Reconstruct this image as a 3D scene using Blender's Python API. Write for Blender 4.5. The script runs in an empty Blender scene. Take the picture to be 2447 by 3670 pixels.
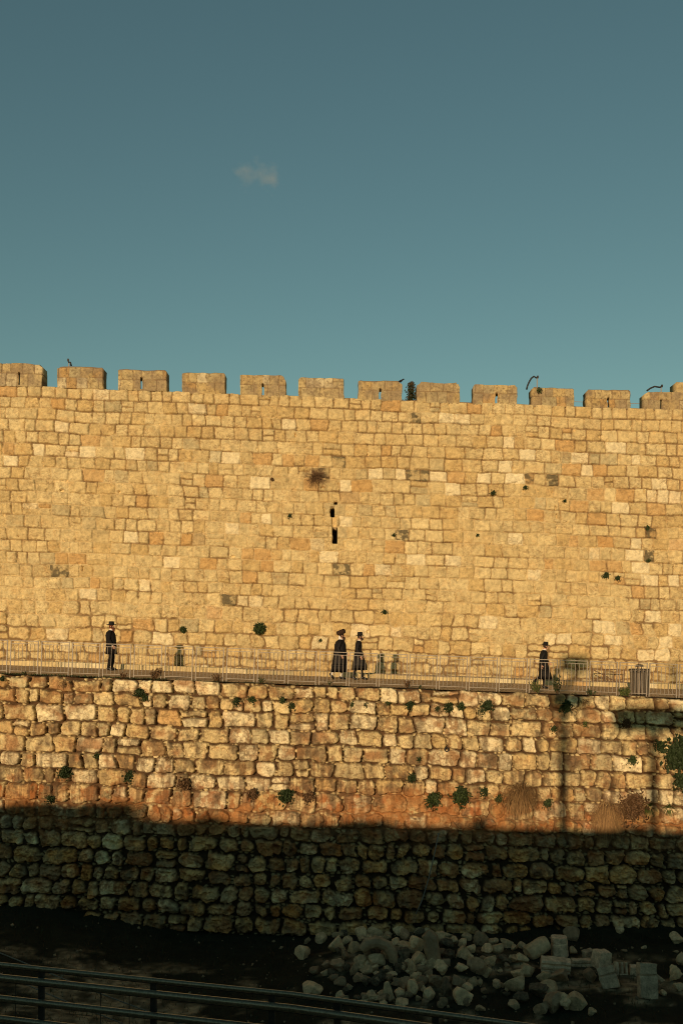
import bpy, bmesh, math, random
import numpy as np
from mathutils import Vector, Matrix, Euler

S = bpy.context.scene
COL = S.collection

# ------------------------------------------------------------------ camera, light, exposure
F = 3500.0                      # focal length in photo pixels (photo 2447 x 3670)
CX, HY = 1223.5, 2300.0         # principal column, horizon row
K = 0.036                       # the whole street runs downhill to the right
cam_d = bpy.data.cameras.new('camera')
cam = bpy.data.objects.new('camera', cam_d)
COL.objects.link(cam)
cam.rotation_euler = (math.radians(90), 0, 0)
cam_d.sensor_fit = 'VERTICAL'
cam_d.sensor_height = 36.0
cam_d.lens = F / 3670.0 * 36.0
cam_d.shift_y = (HY - 1835.0) / 3670.0
cam_d.clip_start = 0.1
cam_d.clip_end = 6000
S.camera = cam

SUN_AZ = math.atan(0.274)       # light travels to +Y and a little to +X
SUN_EL = math.radians(8.5)
world = bpy.data.worlds.new('World')
S.world = world
world.use_nodes = True
wn = world.node_tree.nodes
wl = world.node_tree.links
for n in list(wn):
    wn.remove(n)
w_out = wn.new('ShaderNodeOutputWorld')
w_bg = wn.new('ShaderNodeBackground')
w_sky = wn.new('ShaderNodeTexSky')
w_sky.sky_type = 'NISHITA'
w_sky.sun_disc = False
w_sky.sun_elevation = SUN_EL
w_sky.sun_rotation = math.pi + SUN_AZ
w_sky.altitude = 700
w_sky.air_density = 1.0
w_sky.dust_density = 0.4
w_sky.ozone_density = 2.0
w_mix = wn.new('ShaderNodeMix')
w_mix.data_type = 'RGBA'
w_mix.blend_type = 'MULTIPLY'
w_mix.inputs['Factor'].default_value = 1.0
w_mix.inputs[7].default_value = (0.94, 1.0, 0.68, 1)
wl.new(w_sky.outputs[0], w_mix.inputs[6])
wl.new(w_mix.outputs[2], w_bg.inputs[0])
wl.new(w_bg.outputs[0], w_out.inputs[0])
w_bg.inputs[1].default_value = 0.10

sun_d = bpy.data.lights.new('sun', 'SUN')
sun = bpy.data.objects.new('sun', sun_d)
COL.objects.link(sun)
sun_d.energy = 4.2
sun_d.angle = math.radians(0.6)
sun_d.color = (1.0, 0.70, 0.43)
ldir = Vector((math.sin(SUN_AZ) * math.cos(SUN_EL), math.cos(SUN_AZ) * math.cos(SUN_EL), -math.sin(SUN_EL)))
sun.rotation_euler = (-ldir).to_track_quat('Z', 'Y').to_euler()
sun.location = (-20, -60, 30)

S.view_settings.view_transform = 'Standard'
S.view_settings.look = 'None'
S.view_settings.exposure = 0.0
S.view_settings.gamma = 1.0
S.render.engine = 'CYCLES'
S.cycles.filter_width = 1.05


def P(px, py, D):
    return Vector(((px - CX) / F * D, D, (HY - py) / F * D))


# ------------------------------------------------------------------ helpers
def tag(o, label=None, cat=None, group=None, kind=None):
    if label:
        o['label'] = label
    if cat:
        o['category'] = cat
    if group:
        o['group'] = group
    if kind:
        o['kind'] = kind
    return o


def link(name, me, mat=None, parent=None):
    o = bpy.data.objects.new(name, me)
    COL.objects.link(o)
    if mat is not None and me is not None:
        mats = mat if isinstance(mat, (list, tuple)) else [mat]
        for m in mats:
            me.materials.append(m)
    if parent is not None:
        o.parent = parent
    return o


def empty(name, loc=(0, 0, 0), rot=(0, 0, 0)):
    o = bpy.data.objects.new(name, None)
    o.empty_display_size = 0.1
    COL.objects.link(o)
    o.location = loc
    o.rotation_euler = rot
    return o


def mesh_np(name, verts, quads, cols=None, smooth=True):
    me = bpy.data.meshes.new(name)
    verts = np.asarray(verts, dtype=np.float32)
    quads = np.asarray(quads, dtype=np.int32)
    n = quads.shape[1]
    me.vertices.add(len(verts))
    me.vertices.foreach_set('co', verts.ravel())
    me.loops.add(quads.size)
    me.loops.foreach_set('vertex_index', quads.ravel())
    me.polygons.add(len(quads))
    me.polygons.foreach_set('loop_start', np.arange(len(quads), dtype=np.int32) * n)
    if smooth:
        me.polygons.foreach_set('use_smooth', np.ones(len(quads), dtype=bool))
    me.update(calc_edges=True)
    if cols is not None:
        a = me.color_attributes.new('Col', 'FLOAT_COLOR', 'POINT')
        c = np.ones((len(verts), 4), dtype=np.float32)
        c[:, :3] = cols
        a.data.foreach_set('color', c.ravel())
    me.validate()
    return me


def mesh_py(name, verts, faces, mi=None, smooth=False):
    me = bpy.data.meshes.new(name)
    me.from_pydata([tuple(v) for v in verts], [], faces)
    if mi is not None:
        me.polygons.foreach_set('material_index', np.array(mi, dtype=np.int32))
    if smooth:
        me.polygons.foreach_set('use_smooth', np.ones(len(faces), dtype=bool))
    me.update()
    return me


def vnoise(u, v, seed):
    T = np.random.default_rng(seed).random((256, 256)).astype(np.float32)
    iu = np.floor(u).astype(np.int64)
    iv = np.floor(v).astype(np.int64)
    fu = (u - iu).astype(np.float32)
    fv = (v - iv).astype(np.float32)
    fu = fu * fu * fu * (fu * (fu * 6 - 15) + 10)
    fv = fv * fv * fv * (fv * (fv * 6 - 15) + 10)
    a = T[iu & 255, iv & 255]
    b = T[(iu + 1) & 255, iv & 255]
    c = T[iu & 255, (iv + 1) & 255]
    d = T[(iu + 1) & 255, (iv + 1) & 255]
    return (a * (1 - fu) + b * fu) * (1 - fv) + (c * (1 - fu) + d * fu) * fv


def fbm(u, v, seed, octs=4, gain=0.5):
    s = 0.0
    a = 1.0
    t = 0.0
    f = 1.0
    for i in range(octs):
        s = s + a * vnoise(u * f + 17.3 * i, v * f - 9.1 * i, seed * 31 + i)
        t += a
        a *= gain
        f *= 2.03
    return s / t


def sst(a, b, x):
    t = np.clip((x - a) / (b - a), 0, 1)
    return t * t * (3 - 2 * t)


def voronoi(u, v, seed):
    T = np.random.default_rng(seed).random((256, 256, 3)).astype(np.float32)
    iu = np.floor(u).astype(np.int64)
    iv = np.floor(v).astype(np.int64)
    f1 = np.full(u.shape, 9.0, np.float32)
    f2 = np.full(u.shape, 9.0, np.float32)
    rid = np.zeros(u.shape, np.float32)
    for di in (-1, 0, 1):
        for dj in (-1, 0, 1):
            c = T[(iu + di) & 255, (iv + dj) & 255]
            d = np.hypot(iu + di + .1 + .8 * c[..., 0] - u, iv + dj + .1 + .8 * c[..., 1] - v)
            near = d < f1
            f2 = np.where(near, f1, np.minimum(f2, d))
            rid = np.where(near, c[..., 2], rid)
            f1 = np.where(near, d, f1)
    return f1, f2, rid


# ------------------------------------------------------------------ materials
def new_mat(name):
    m = bpy.data.materials.new(name)
    m.use_nodes = True
    nt = m.node_tree
    return m, nt, nt.nodes['Principled BSDF']


def stone_mat(name, fine=40.0, bump=0.6, vcol=True, color=(.5, .4, .25), var=0.35, dist=0.012, rnd=False, rough=0.92):
    m, nt, b = new_mat(name)
    N, L = nt.nodes, nt.links
    tc = N.new('ShaderNodeTexCoord')
    n1 = N.new('ShaderNodeTexNoise')
    n1.inputs['Scale'].default_value = fine
    n1.inputs['Detail'].default_value = 6
    n1.inputs['Roughness'].default_value = 0.7
    L.new(tc.outputs['Object'], n1.inputs['Vector'])
    n2 = N.new('ShaderNodeTexNoise')
    n2.inputs['Scale'].default_value = fine * .22
    n2.inputs['Detail'].default_value = 5
    L.new(tc.outputs['Object'], n2.inputs['Vector'])
    add = N.new('ShaderNodeMath')
    add.operation = 'ADD'
    L.new(n1.outputs['Fac'], add.inputs[0])
    L.new(n2.outputs['Fac'], add.inputs[1])
    mr = N.new('ShaderNodeMapRange')
    mr.inputs['From Min'].default_value = 0.6
    mr.inputs['From Max'].default_value = 1.4
    mr.inputs['To Min'].default_value = 1 - var
    mr.inputs['To Max'].default_value = 1 + var * .6
    L.new(add.outputs[0], mr.inputs['Value'])
    mul = N.new('ShaderNodeVectorMath')
    mul.operation = 'SCALE'
    if vcol:
        at = N.new('ShaderNodeAttribute')
        at.attribute_name = 'Col'
        L.new(at.outputs['Color'], mul.inputs[0])
    else:
        mul.inputs[0].default_value = color
    if rnd:
        oi = N.new('ShaderNodeObjectInfo')
        mr2 = N.new('ShaderNodeMapRange')
        mr2.inputs['To Min'].default_value = 0.7
        mr2.inputs['To Max'].default_value = 1.15
        L.new(oi.outputs['Random'], mr2.inputs['Value'])
        mm = N.new('ShaderNodeMath')
        mm.operation = 'MULTIPLY'
        L.new(mr.outputs[0], mm.inputs[0])
        L.new(mr2.outputs[0], mm.inputs[1])
        L.new(mm.outputs[0], mul.inputs['Scale'])
    else:
        L.new(mr.outputs[0], mul.inputs['Scale'])
    L.new(mul.outputs[0], b.inputs['Base Color'])
    b.inputs['Roughness'].default_value = rough
    b.inputs['Specular IOR Level'].default_value = 0.15
    bp = N.new('ShaderNodeBump')
    bp.inputs['Strength'].default_value = bump
    bp.inputs['Distance'].default_value = dist
    L.new(add.outputs[0], bp.inputs['Height'])
    L.new(bp.outputs[0], b.inputs['Normal'])
    return m


def plain(name, color, rough=0.7, metal=0.0, noise=0.0, scale=30, spec=0.3, bump=0.0):
    m, nt, b = new_mat(name)
    b.inputs['Roughness'].default_value = rough
    b.inputs['Metallic'].default_value = metal
    b.inputs['Specular IOR Level'].default_value = spec
    N, L = nt.nodes, nt.links
    if noise > 0:
        tc = N.new('ShaderNodeTexCoord')
        n1 = N.new('ShaderNodeTexNoise')
        n1.inputs['Scale'].default_value = scale
        n1.inputs['Detail'].default_value = 5
        L.new(tc.outputs['Object'], n1.inputs['Vector'])
        mr = N.new('ShaderNodeMapRange')
        mr.inputs['From Min'].default_value = 0.3
        mr.inputs['From Max'].default_value = 0.7
        mr.inputs['To Min'].default_value = 1 - noise
        mr.inputs['To Max'].default_value = 1 + noise
        L.new(n1.outputs['Fac'], mr.inputs['Value'])
        mul = N.new('ShaderNodeVectorMath')
        mul.operation = 'SCALE'
        mul.inputs[0].default_value = color
        L.new(mr.outputs[0], mul.inputs['Scale'])
        L.new(mul.outputs[0], b.inputs['Base Color'])
        if bump:
            bp = N.new('ShaderNodeBump')
            bp.inputs['Strength'].default_value = bump
            bp.inputs['Distance'].default_value = .01
            L.new(n1.outputs['Fac'], bp.inputs['Height'])
            L.new(bp.outputs[0], b.inputs['Normal'])
    else:
        b.inputs['Base Color'].default_value = (*color, 1)
    return m


def leaf(name, color, trans=0.25):
    m, nt, b = new_mat(name)
    N, L = nt.nodes, nt.links
    b.inputs['Base Color'].default_value = (*color, 1)
    b.inputs['Roughness'].default_value = 0.6
    b.inputs['Specular IOR Level'].default_value = 0.2
    t = N.new('ShaderNodeBsdfTranslucent')
    t.inputs['Color'].default_value = (color[0] * 1.2, color[1] * 1.2, color[2] * .8, 1)
    mx = N.new('ShaderNodeMixShader')
    mx.inputs[0].default_value = trans
    L.new(b.outputs[0], mx.inputs[1])
    L.new(t.outputs[0], mx.inputs[2])
    L.new(mx.outputs[0], N['Material Output'].inputs['Surface'])
    return m


M_WALL = stone_mat('city_wall_limestone', 26, .7, var=.45)
M_RET = stone_mat('retaining_wall_limestone', 20, .85, var=.5, dist=.016)
M_MERLON = stone_mat('weathered_limestone', 30, .8, var=.45, dist=.016)
M_ROCK = stone_mat('rubble_stone', 9, .9, vcol=False, color=(.92, .67, .35), var=.55, dist=.05, rnd=True)
M_ROCKD = stone_mat('dark_lichen_stone', 11, 1, vcol=False, color=(.28, .225, .13), var=.9, dist=.07, rnd=True)
M_ROCKO = stone_mat('ochre_stone', 9, .9, vcol=False, color=(.52, .37, .20), var=.5, dist=.05, rnd=True)
M_CUT = stone_mat('cut_limestone', 22, .5, vcol=False, color=(.74, .57, .34), var=.75, dist=.014, rnd=True)
M_GROUND = stone_mat('valley_soil', 12, 1.0, var=.5, dist=.03)
M_KERB = stone_mat('kerb_limestone', 30, .4)
M_FENCE = plain('galvanised_steel', (.27, .235, .185), .6, .1, .2, 40)
M_RAIL = plain('weathered_pipe_steel', (.22, .19, .12), .30, .75, .35, 60, bump=.2)
M_POSTD = plain('dark_flat_steel', (.028, .025, .018), .7, .1, .2, 30)
M_BLACK = plain('black_wool', (.010, .009, .0085), .85, 0, .25, 60, spec=.15, bump=.3)
M_SATIN = plain('black_satin', (.011, .0095, .009), .65, 0, .25, 25, spec=.15, bump=.2)
M_FELT = plain('black_felt', (.012, .011, .010), .8, spec=.2)
M_FUR = plain('brown_fur', (.035, .02, .012), .9, 0, .6, 90, spec=.15, bump=1)
M_SKIN = plain('skin', (.50, .28, .18), .55)
M_SHOE = plain('black_leather', (.012, .011, .010), .35)
M_WHITE = plain('white_cotton', (.72, .68, .6), .8)
M_BEARD = plain('red_brown_hair', (.10, .03, .014), .8, 0, .4, 120)
M_BEARDD = plain('dark_hair', (.03, .017, .01), .8, 0, .4, 120)
M_EYE = plain('eye', (.03, .02, .015), .3)
M_BARK = plain('bark', (.07, .05, .035), .9, 0, .4, 20, bump=.8)
M_TWIG = plain('dry_twig', (.13, .075, .035), .9)
M_DRY = plain('dry_grass', (.34, .21, .085), .85)
M_DRY2 = plain('dry_grass_dark', (.22, .13, .05), .85)
M_G1 = leaf('leaf_green', (.055, .080, .024))
M_G2 = leaf('leaf_dark_green', (.034, .052, .018))
M_G3 = leaf('leaf_yellow_green', (.11, .13, .035))
M_GBR = leaf('leaf_brown', (.09, .05, .02))
M_CON = leaf('conifer_green', (.03, .04, .015), .1)
M_CONR = leaf('conifer_brown', (.09, .045, .018), .1)
M_CABLE = plain('dark_cable', (.02, .02, .02), .6)
M_BIN = plain('bin_steel', (.17, .14, .10), .55, .3, .25, 30)
M_BIND = plain('bin_dark', (.05, .042, .033), .6, .2, .2, 30)


# ------------------------------------------------------------------ masonry height field
C_ = lambda *a: np.array(a, np.float32)
CREAM, TAN, OCHRE, ORANGE = C_(.61, .495, .255), C_(.53, .41, .195), C_(.50, .355, .145), C_(.47, .265, .09)
PALE, GREY, DARK = C_(.74, .65, .41), C_(.40, .345, .195), C_(.11, .09, .05)


def masonry(U, V, seed, hs, wr, gap, rad, warp, irr, relief, rough, edge=.05, split=.05, offs=.012):
    rng = np.random.default_rng(seed)
    w1 = warp * (1 + 1.6 * irr)
    u = U + w1 * (fbm(U / .5, V / .5, seed + 1, 3) - .5) * 3 + .5 * w1 * (vnoise(U / .10, V / .10, seed + 2) - .5)
    v = V + w1 * (fbm(U / .6, V / .5, seed + 3, 3) - .5) * 3 + .5 * w1 * (vnoise(U / .11, V / .11, seed + 4) - .5) \
        + .10 * (vnoise(U / 2.7, V / 1.6, seed + 5) - .5)
    hs = np.asarray(hs, np.float32)
    b = np.cumsum(hs)
    k = np.clip(np.searchsorted(b, v, 'right'), 0, len(hs) - 1)
    h = hs[k]
    v0 = b[k] - h
    cx = np.zeros_like(U)
    hw = np.ones_like(U)
    sid = np.zeros(U.shape, np.int64)
    base = 0
    umin, umax = float(u.min()), float(u.max())
    for c in range(len(hs)):
        m = k == c
        n = int((umax - umin) / (wr[0] * hs[c])) + 6
        w = hs[c] * (wr[0] + (wr[1] - wr[0]) * rng.random(n) ** 1.3)
        j = umin - 1 - rng.random() * .5 + np.cumsum(w)
        if m.any():
            um = u[m] + (v[m] - v0[m] - .5 * h[m]) * (vnoise(u[m] / .8, v0[m] * 7.7, seed + 6) - .5) * .25
            i = np.clip(np.searchsorted(j, um), 1, n - 1)
            cx[m] = (j[i] + j[i - 1]) / 2 + (u[m] - um)
            hw[m] = (j[i] - j[i - 1]) / 2
            sid[m] = base + i
        base += n
    cy = v0 + h / 2
    hh = h / 2
    rs = rng.random((base * 2 + 4, 12)).astype(np.float32)
    sp = (rs[sid, 0] < split) & (hw > hh * .55)
    f = .38 + .24 * rs[sid, 1]
    top = (v - v0) < f * h
    cy = np.where(sp, np.where(top, v0 + f * h / 2, v0 + (1 + f) * h / 2), cy)
    hh = np.where(sp, np.where(top, f * h / 2, (1 - f) * h / 2), hh)
    sid = np.where(sp & top, sid + base, sid)
    R = rs[sid]
    g = gap * (.45 + 1.1 * R[..., 2]) * (1 + .6 * irr)
    r = np.minimum(rad * (.4 + 1.2 * R[..., 3]) * (1 + irr), .85 * np.minimum(hw - g, hh - g))
    r = np.maximum(r, .004)
    lu, lv = u - cx, v - cy
    qx, qy = np.abs(lu) - (hw - g - r), np.abs(lv) - (hh - g - r)
    sd = np.hypot(np.maximum(qx, 0), np.maximum(qy, 0)) + np.minimum(np.maximum(qx, qy), 0) - r
    e = np.clip(-sd / edge, 0, 1)
    prof = 1 - (1 - e) ** 2
    rid = 1 - np.abs(2 * fbm(U / .22 + R[..., 4] * 9, V / .22 + R[..., 5] * 9, seed + 7, 4, .55) - 1)
    chip = fbm(U / .30 + R[..., 5] * 30, V / .26 + R[..., 4] * 30, seed + 8, 3)
    dep = relief * (.6 + .8 * R[..., 6]) * prof + offs * (R[..., 7] - .5) * 2 \
        + (R[..., 8] - .5) * .10 * lu + (R[..., 9] - .5) * .10 * lv \
        + rough * (1 + irr) * ((rid - .7) * .9 + (chip - .5) * 1.2) * prof
    return dict(u=u, v=v, sd=sd, dep=dep, sid=sid, R=R, k=k, base=base, prof=prof)


def axis(a, b, fa, fb, fine, coarse):
    return np.unique(np.round(np.concatenate([np.arange(a, fa, coarse), np.arange(fa, fb, fine), np.arange(fb, b + .001, coarse)]), 4)).astype(np.float32)


def sheet(name, X, Y, Z, col, mat, parent=None, back=1.0, mask=None, obj_name=None, flare=None):
    """front grid + sides going back; mask removes cells (slits) and walls them in"""
    ny, nx = X.shape
    fv = np.stack([X, Y, Z], -1).reshape(-1, 3)
    fc = col.reshape(-1, 3)
    idx = np.arange(nx * ny).reshape(ny, nx)
    q = np.stack([idx[:-1, :-1], idx[1:, :-1], idx[1:, 1:], idx[:-1, 1:]], -1)
    if mask is None:
        Q = q.reshape(-1, 4)
        loop = np.concatenate([idx[0, :], idx[1:, -1], idx[-1, -2::-1], idx[-2:0:-1, 0]])
        bv = fv[loop].copy()
        bv[:, 1] = Y.mean() + back
        o = len(fv)
        n = len(loop)
        a = np.arange(n)
        bb = (a + 1) % n
        S1 = np.stack([loop[a], loop[bb], o + bb, o + a], -1)
        c4 = [o, o + nx - 1, o + nx - 1 + ny - 1, o + 2 * nx + ny - 3]
        verts = np.concatenate([fv, bv])
        cols = np.concatenate([fc, fc[loop]])
        Q = np.concatenate([Q, S1, np.array([c4])])
    else:
        keep = ~mask
        Q = q[keep]
        o = len(fv)
        bv = fv.copy()
        bv[:, 1] = Y.mean() + back
        if flare is not None:
            dx = bv[:, 0] - flare
            bv[:, 0] = np.where(np.abs(dx) < .30, flare + dx + np.sign(dx) * .16 * (1 - np.abs(dx) / .30), bv[:, 0])
        # side quads on every edge between kept and missing cells
        kp = np.pad(keep, 1)
        sides = []
        for (dy, dx, e0, e1) in ((-1, 0, (0, 0), (0, 1)), (1, 0, (1, 1), (1, 0)), (0, -1, (1, 0), (0, 0)), (0, 1, (0, 1), (1, 1))):
            nb = kp[1 + dy:1 + dy + ny - 1, 1 + dx:1 + dx + nx - 1]
            yy, xx = np.nonzero(keep & ~nb)
            A = idx[yy + e0[0], xx + e0[1]]
            B = idx[yy + e1[0], xx + e1[1]]
            sides.append(np.stack([A, B, B + o, A + o], -1))
        verts = np.concatenate([fv, bv])
        cols = np.concatenate([fc, fc])
        Q = np.concatenate([Q, (Q + o)[:, ::-1]] + sides)
        used = np.zeros(len(verts), bool)
        used[Q.ravel()] = True
        rm = np.cumsum(used) - 1
        verts, cols, Q = verts[used], cols[used], rm[Q]
    me = mesh_np(name, verts, Q, cols)
    return link(obj_name or name, me, mat, parent)


def lerp(a, b, t):
    return a + (b - a) * t[..., None]


def stone_colour(R, U, V, seed, p_ochre=.14, p_orange=.03, p_pale=.03, p_grey=.03, patch=.22):
    t = R[..., 10]
    col = lerp(TAN, CREAM, t)
    p = R[..., 11]
    edges = np.cumsum([p_ochre, p_orange, p_pale, p_grey])
    for lo, hi, c in ((0, edges[0], OCHRE), (edges[0], edges[1], ORANGE), (edges[1], edges[2], PALE), (edges[2], edges[3], GREY)):
        m = (p >= lo) & (p < hi)
        col = np.where(m[..., None], col * .35 + c * .65, col)
    col = col * (.94 + .12 * R[..., 4])[..., None]
    n = fbm(U / .35, V / .35, seed + 20, 4)
    col = lerp(col, ORANGE, np.clip((n - .55) * 3, 0, 1) * patch)
    n = fbm(U / .25 + 40, V / .3, seed + 21, 4)
    col = col * (1 - np.clip((n - .55) * 2.2, 0, .6) * patch)[..., None]
    n = fbm(U / 4, V / 3, seed + 22, 3)
    col = lerp(col, OCHRE, np.clip((n - .5) * 2.5, 0, 1) * .4)
    return col


# ------------------------------------------------------------------ the city wall
DW = 43.0
SW = F / DW                    # photo pixels per metre on it
WALL_TOP = (HY - 1425) / SW    # above camera height at the middle of the picture
wall = empty('city_wall', (0, DW, 0))
tag(wall, 'tall honey coloured limestone city wall with a crenellated top', 'wall')
ux = axis(-26, 26, -15.6, 15.6, .025, .09)
vy = np.arange(0, 12.6, .025).astype(np.float32)
U, V = np.meshgrid(ux, vy)
rng = np.random.default_rng(5)
hs = [.50, .49, .50, .53, .52, .54, .50, .55, .52, .54, .50, .53, .55, .50, .52, .55, .50, .55, .60, .56, .58, .48, .40, .36, .40, .5, .6, .6]
irr = sst(8.2, 10.3, V + .8 * (vnoise(U / 3, V / 3, 77) - .5)) * .9
mz = masonry(U, V, 11, hs, (.82, 1.75), .0145, .045, .026, irr, .045, .050, edge=.06, split=.04, offs=.022)
col = stone_colour(mz['R'], U, V, 11, p_orange=.05, patch=.36)
mz['dep'] = mz['dep'] + (.012 * (fbm(U / .08, V / .07, 95, 3, .6) - .5) * 2 - .022 * sst(.64, .76, fbm(U / .18, V / .13, 96, 3))) * mz['prof']
# creases darkened in the colour, as dirt and in place of weak relief shading
cr = 1 - np.abs(2 * fbm(U / .34 + mz['R'][..., 4] * 9, V / .20 + mz['R'][..., 5] * 9, 97, 4, .6) - 1)
col = lerp(col, C_(.26, .165, .075), sst(.90, .985, cr) * .55 * sst(.35, .6, fbm(U / .9, V / .8, 98, 2)))


def at(px, py, D, top):
    """u, v on a wall from a photo pixel"""
    x = (px - CX) / F * D
    z = (HY - py) / F * D
    return x, top - z - K * x


def stone_at(mz, px, py, D, top):
    x, v = at(px, py, D, top)
    i = min(int(np.searchsorted(vy, v)), len(vy) - 1)
    j = min(int(np.searchsorted(ux, x)), len(ux) - 1)
    return mz['sid'][i, j], x, v


Z1 = lambda x, y: (x * .7806, 1200 + y * .7806)
Z2 = lambda x, y: (1224 + x * .7806, 1200 + y * .7806)
Z3 = lambda x, y: (x * .7806, 1850 + y * .7806)
Z4 = lambda x, y: (1224 + x * .7806, 1850 + y * .7806)
pale = [Z1(*p) for p in ((187, 537), (335, 540), (408, 545), (640, 552), (80, 588), (1045, 572), (1205, 690))] + \
       [Z2(*p) for p in ((865, 560), (717, 615), (135, 655), (250, 658), (455, 662), (630, 670), (760, 672), (815, 680), (515, 720),
                         (1285, 515), (1340, 570), (1257, 795), (1110, 625), (1452, 740), (1510, 742), (748, 500), (18, 870), (1, 705))] + \
       [Z4(*p) for p in ((375, 210), (650, 490), (1170, 500), (955, 548), (1025, 550), (1255, 548), (1465, 590), (1465, 630), (1375, 130),
                         (1345, 185), (1380, 240), (1450, 295), (1530, 300), (225, 545), (110, 545), (1540, 545))] + \
       [Z3(*p) for p in ((620, 120), (1060, 80), (780, 232), (365, 345), (1495, 200))]
darks = [Z2(315, 375), Z2(310, 660), Z2(380, 660), Z2(850, 680), Z2(955, 680), Z4(245, 98), Z4(1420, 185), Z3(293, 225), Z3(1075, 410),
         Z3(1535, 245), (1201, 1664), (1130, 1712), (2330, 1900)]
greys = [Z2(65, 650), Z1(980, 570), Z3(400, 55), Z3(930, 75), (1218, 1770), (1228, 1835), (1225, 1922), Z2(420, 600), Z2(955, 615), Z4(1440, 400)]
oranges = [Z2(1050, 625), Z2(520, 665), Z2(1130, 740), Z2(60, 760), Z2(1085, 790), Z4(1180, 125), Z4(1270, 240), Z4(1195, 235), Z4(1235, 130),
           Z3(270, 165), Z3(870, 130), Z3(1360, 140), Z3(950, 240), Z3(1140, 190), Z1(1320, 590), Z1(1400, 690), (1262, 1795), (1270, 1752),
           Z1(380, 490), Z1(240, 310), Z1(420, 655), Z3(1110, 25), Z3(1010, 465), Z4(370, 600), Z4(1540, 130), Z2(1480, 790)]
spot = fbm(U / .28, V / .24, 91, 5, .62)
for lst, c, amt in ((pale, PALE, .65), (oranges, ORANGE, .55), (greys, GREY, .45)):
    for p in lst:
        s, _, _ = stone_at(mz, p[0], p[1], DW, WALL_TOP)
        m = mz['sid'] == s
        col[m] = col[m] * (1 - amt) + c * amt
for p in darks:
    s, x, v = stone_at(mz, p[0], p[1], DW, WALL_TOP)
    m = mz['sid'] == s
    a = np.clip((spot[m] - .38) * 5, .25, .92)
    col[m] = col[m] * (1 - a[:, None]) + DARK * a[:, None]
# brown stain under the dry bush
x, v = at(1132, 1712, DW, WALL_TOP)
a = np.clip(1 - np.hypot((U - x) / .75, (V - v) / .62), 0, 1) * np.clip(fbm(U / .12, V / .12, 93, 3) * 2 - .3, 0, 1)
col = lerp(col, C_(.16, .09, .045), np.clip(a * 1.3, 0, .85))
# mortar
flush = sst(.45, .70, fbm(U / 1.1, V / .8, 61, 4) + .12 * sst(2.5, 6.0, V) - .10 * sst(3.5, 0, V) - .22 * sst(10.2, 10.8, V))
sd = mz['sd']
inm = sst(.006, -.008, sd)
mort = -.060 + .066 * flush + .012 * (fbm(U / .06, V / .06, 62, 2) - .5) * 2
Yd = mort * (1 - inm) + np.maximum(mz['dep'], mort - .004) * inm
mcol = lerp(C_(.21, .135, .064), C_(.50, .38, .19), flush) * (.8 + .4 * fbm(U / .2, V / .2, 63, 3))[..., None]
col = lerp(mcol, col, inm)
# broken corners, holes and pits
pit = fbm(U / .16, V / .16, 64, 3)
pz = sst(.70, .78, pit) * (sd > -.09)
Yd = Yd - .05 * pz
# the broken arrow slit in the middle
rough_e = .05 * (fbm(U / .12, V / .12, 65, 2) - .5)
for (x0, y0, x1, y1, dpt) in ((1197, 1796, 1209, 1809, 1.2), (1183, 1815, 1198, 1852, 1.6), (1190, 1888, 1209, 1949, 1.8), (1189, 1852, 1206, 1888, .12)):
    xa, va = at(x0, y0, DW, WALL_TOP)
    xb, vb = at(x1, y1, DW, WALL_TOP)
    m = (U > xa + rough_e) & (U < xb) & (V > va) & (V < vb)
    Yd = np.where(m, -dpt, Yd)
    if dpt > .2:
        col[m] = DARK * .6  # inside coloured near black, standing in for shade in the slit
for p, r_ in ((Z2(980, 795), (4, 9)), (Z2(120, 550), (3, 3)), (Z3(86, 92), (3, 3)), (Z1(640, 845), (3, 3)), (Z1(285, 715), (9, 6)), (Z1(548, 720), (6, 5)),
              (Z4(120, 530), (4, 6)), (Z4(1240, 605), (9, 3)), (Z3(1070, 185), (9, 4)), (Z1(1480, 700), (10, 3)), (Z2(1385, 720), (3, 9)), (Z4(985, 0), (3, 10)),
              (Z3(380, 240), (4, 10)), (Z1(1355, 460), (3, 9))):
    x, v = at(p[0], p[1], DW, WALL_TOP)
    m = np.hypot((U - x) * SW / r_[0], (V - v) * SW / r_[1]) < 1 + .5 * (pit - .5)
    Yd = np.where(m, -.14, Yd)
topj = .05 * (vnoise(U / .55, U * 0 + 3.3, 66) - .5) * sst(.35, 0, V)
Zw = WALL_TOP - V - K * U + topj
wall_face = sheet('wall_face', U, -Yd, Zw, col, M_WALL, wall, back=2.6)
del mz, col, Yd, U, V, Zw

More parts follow.
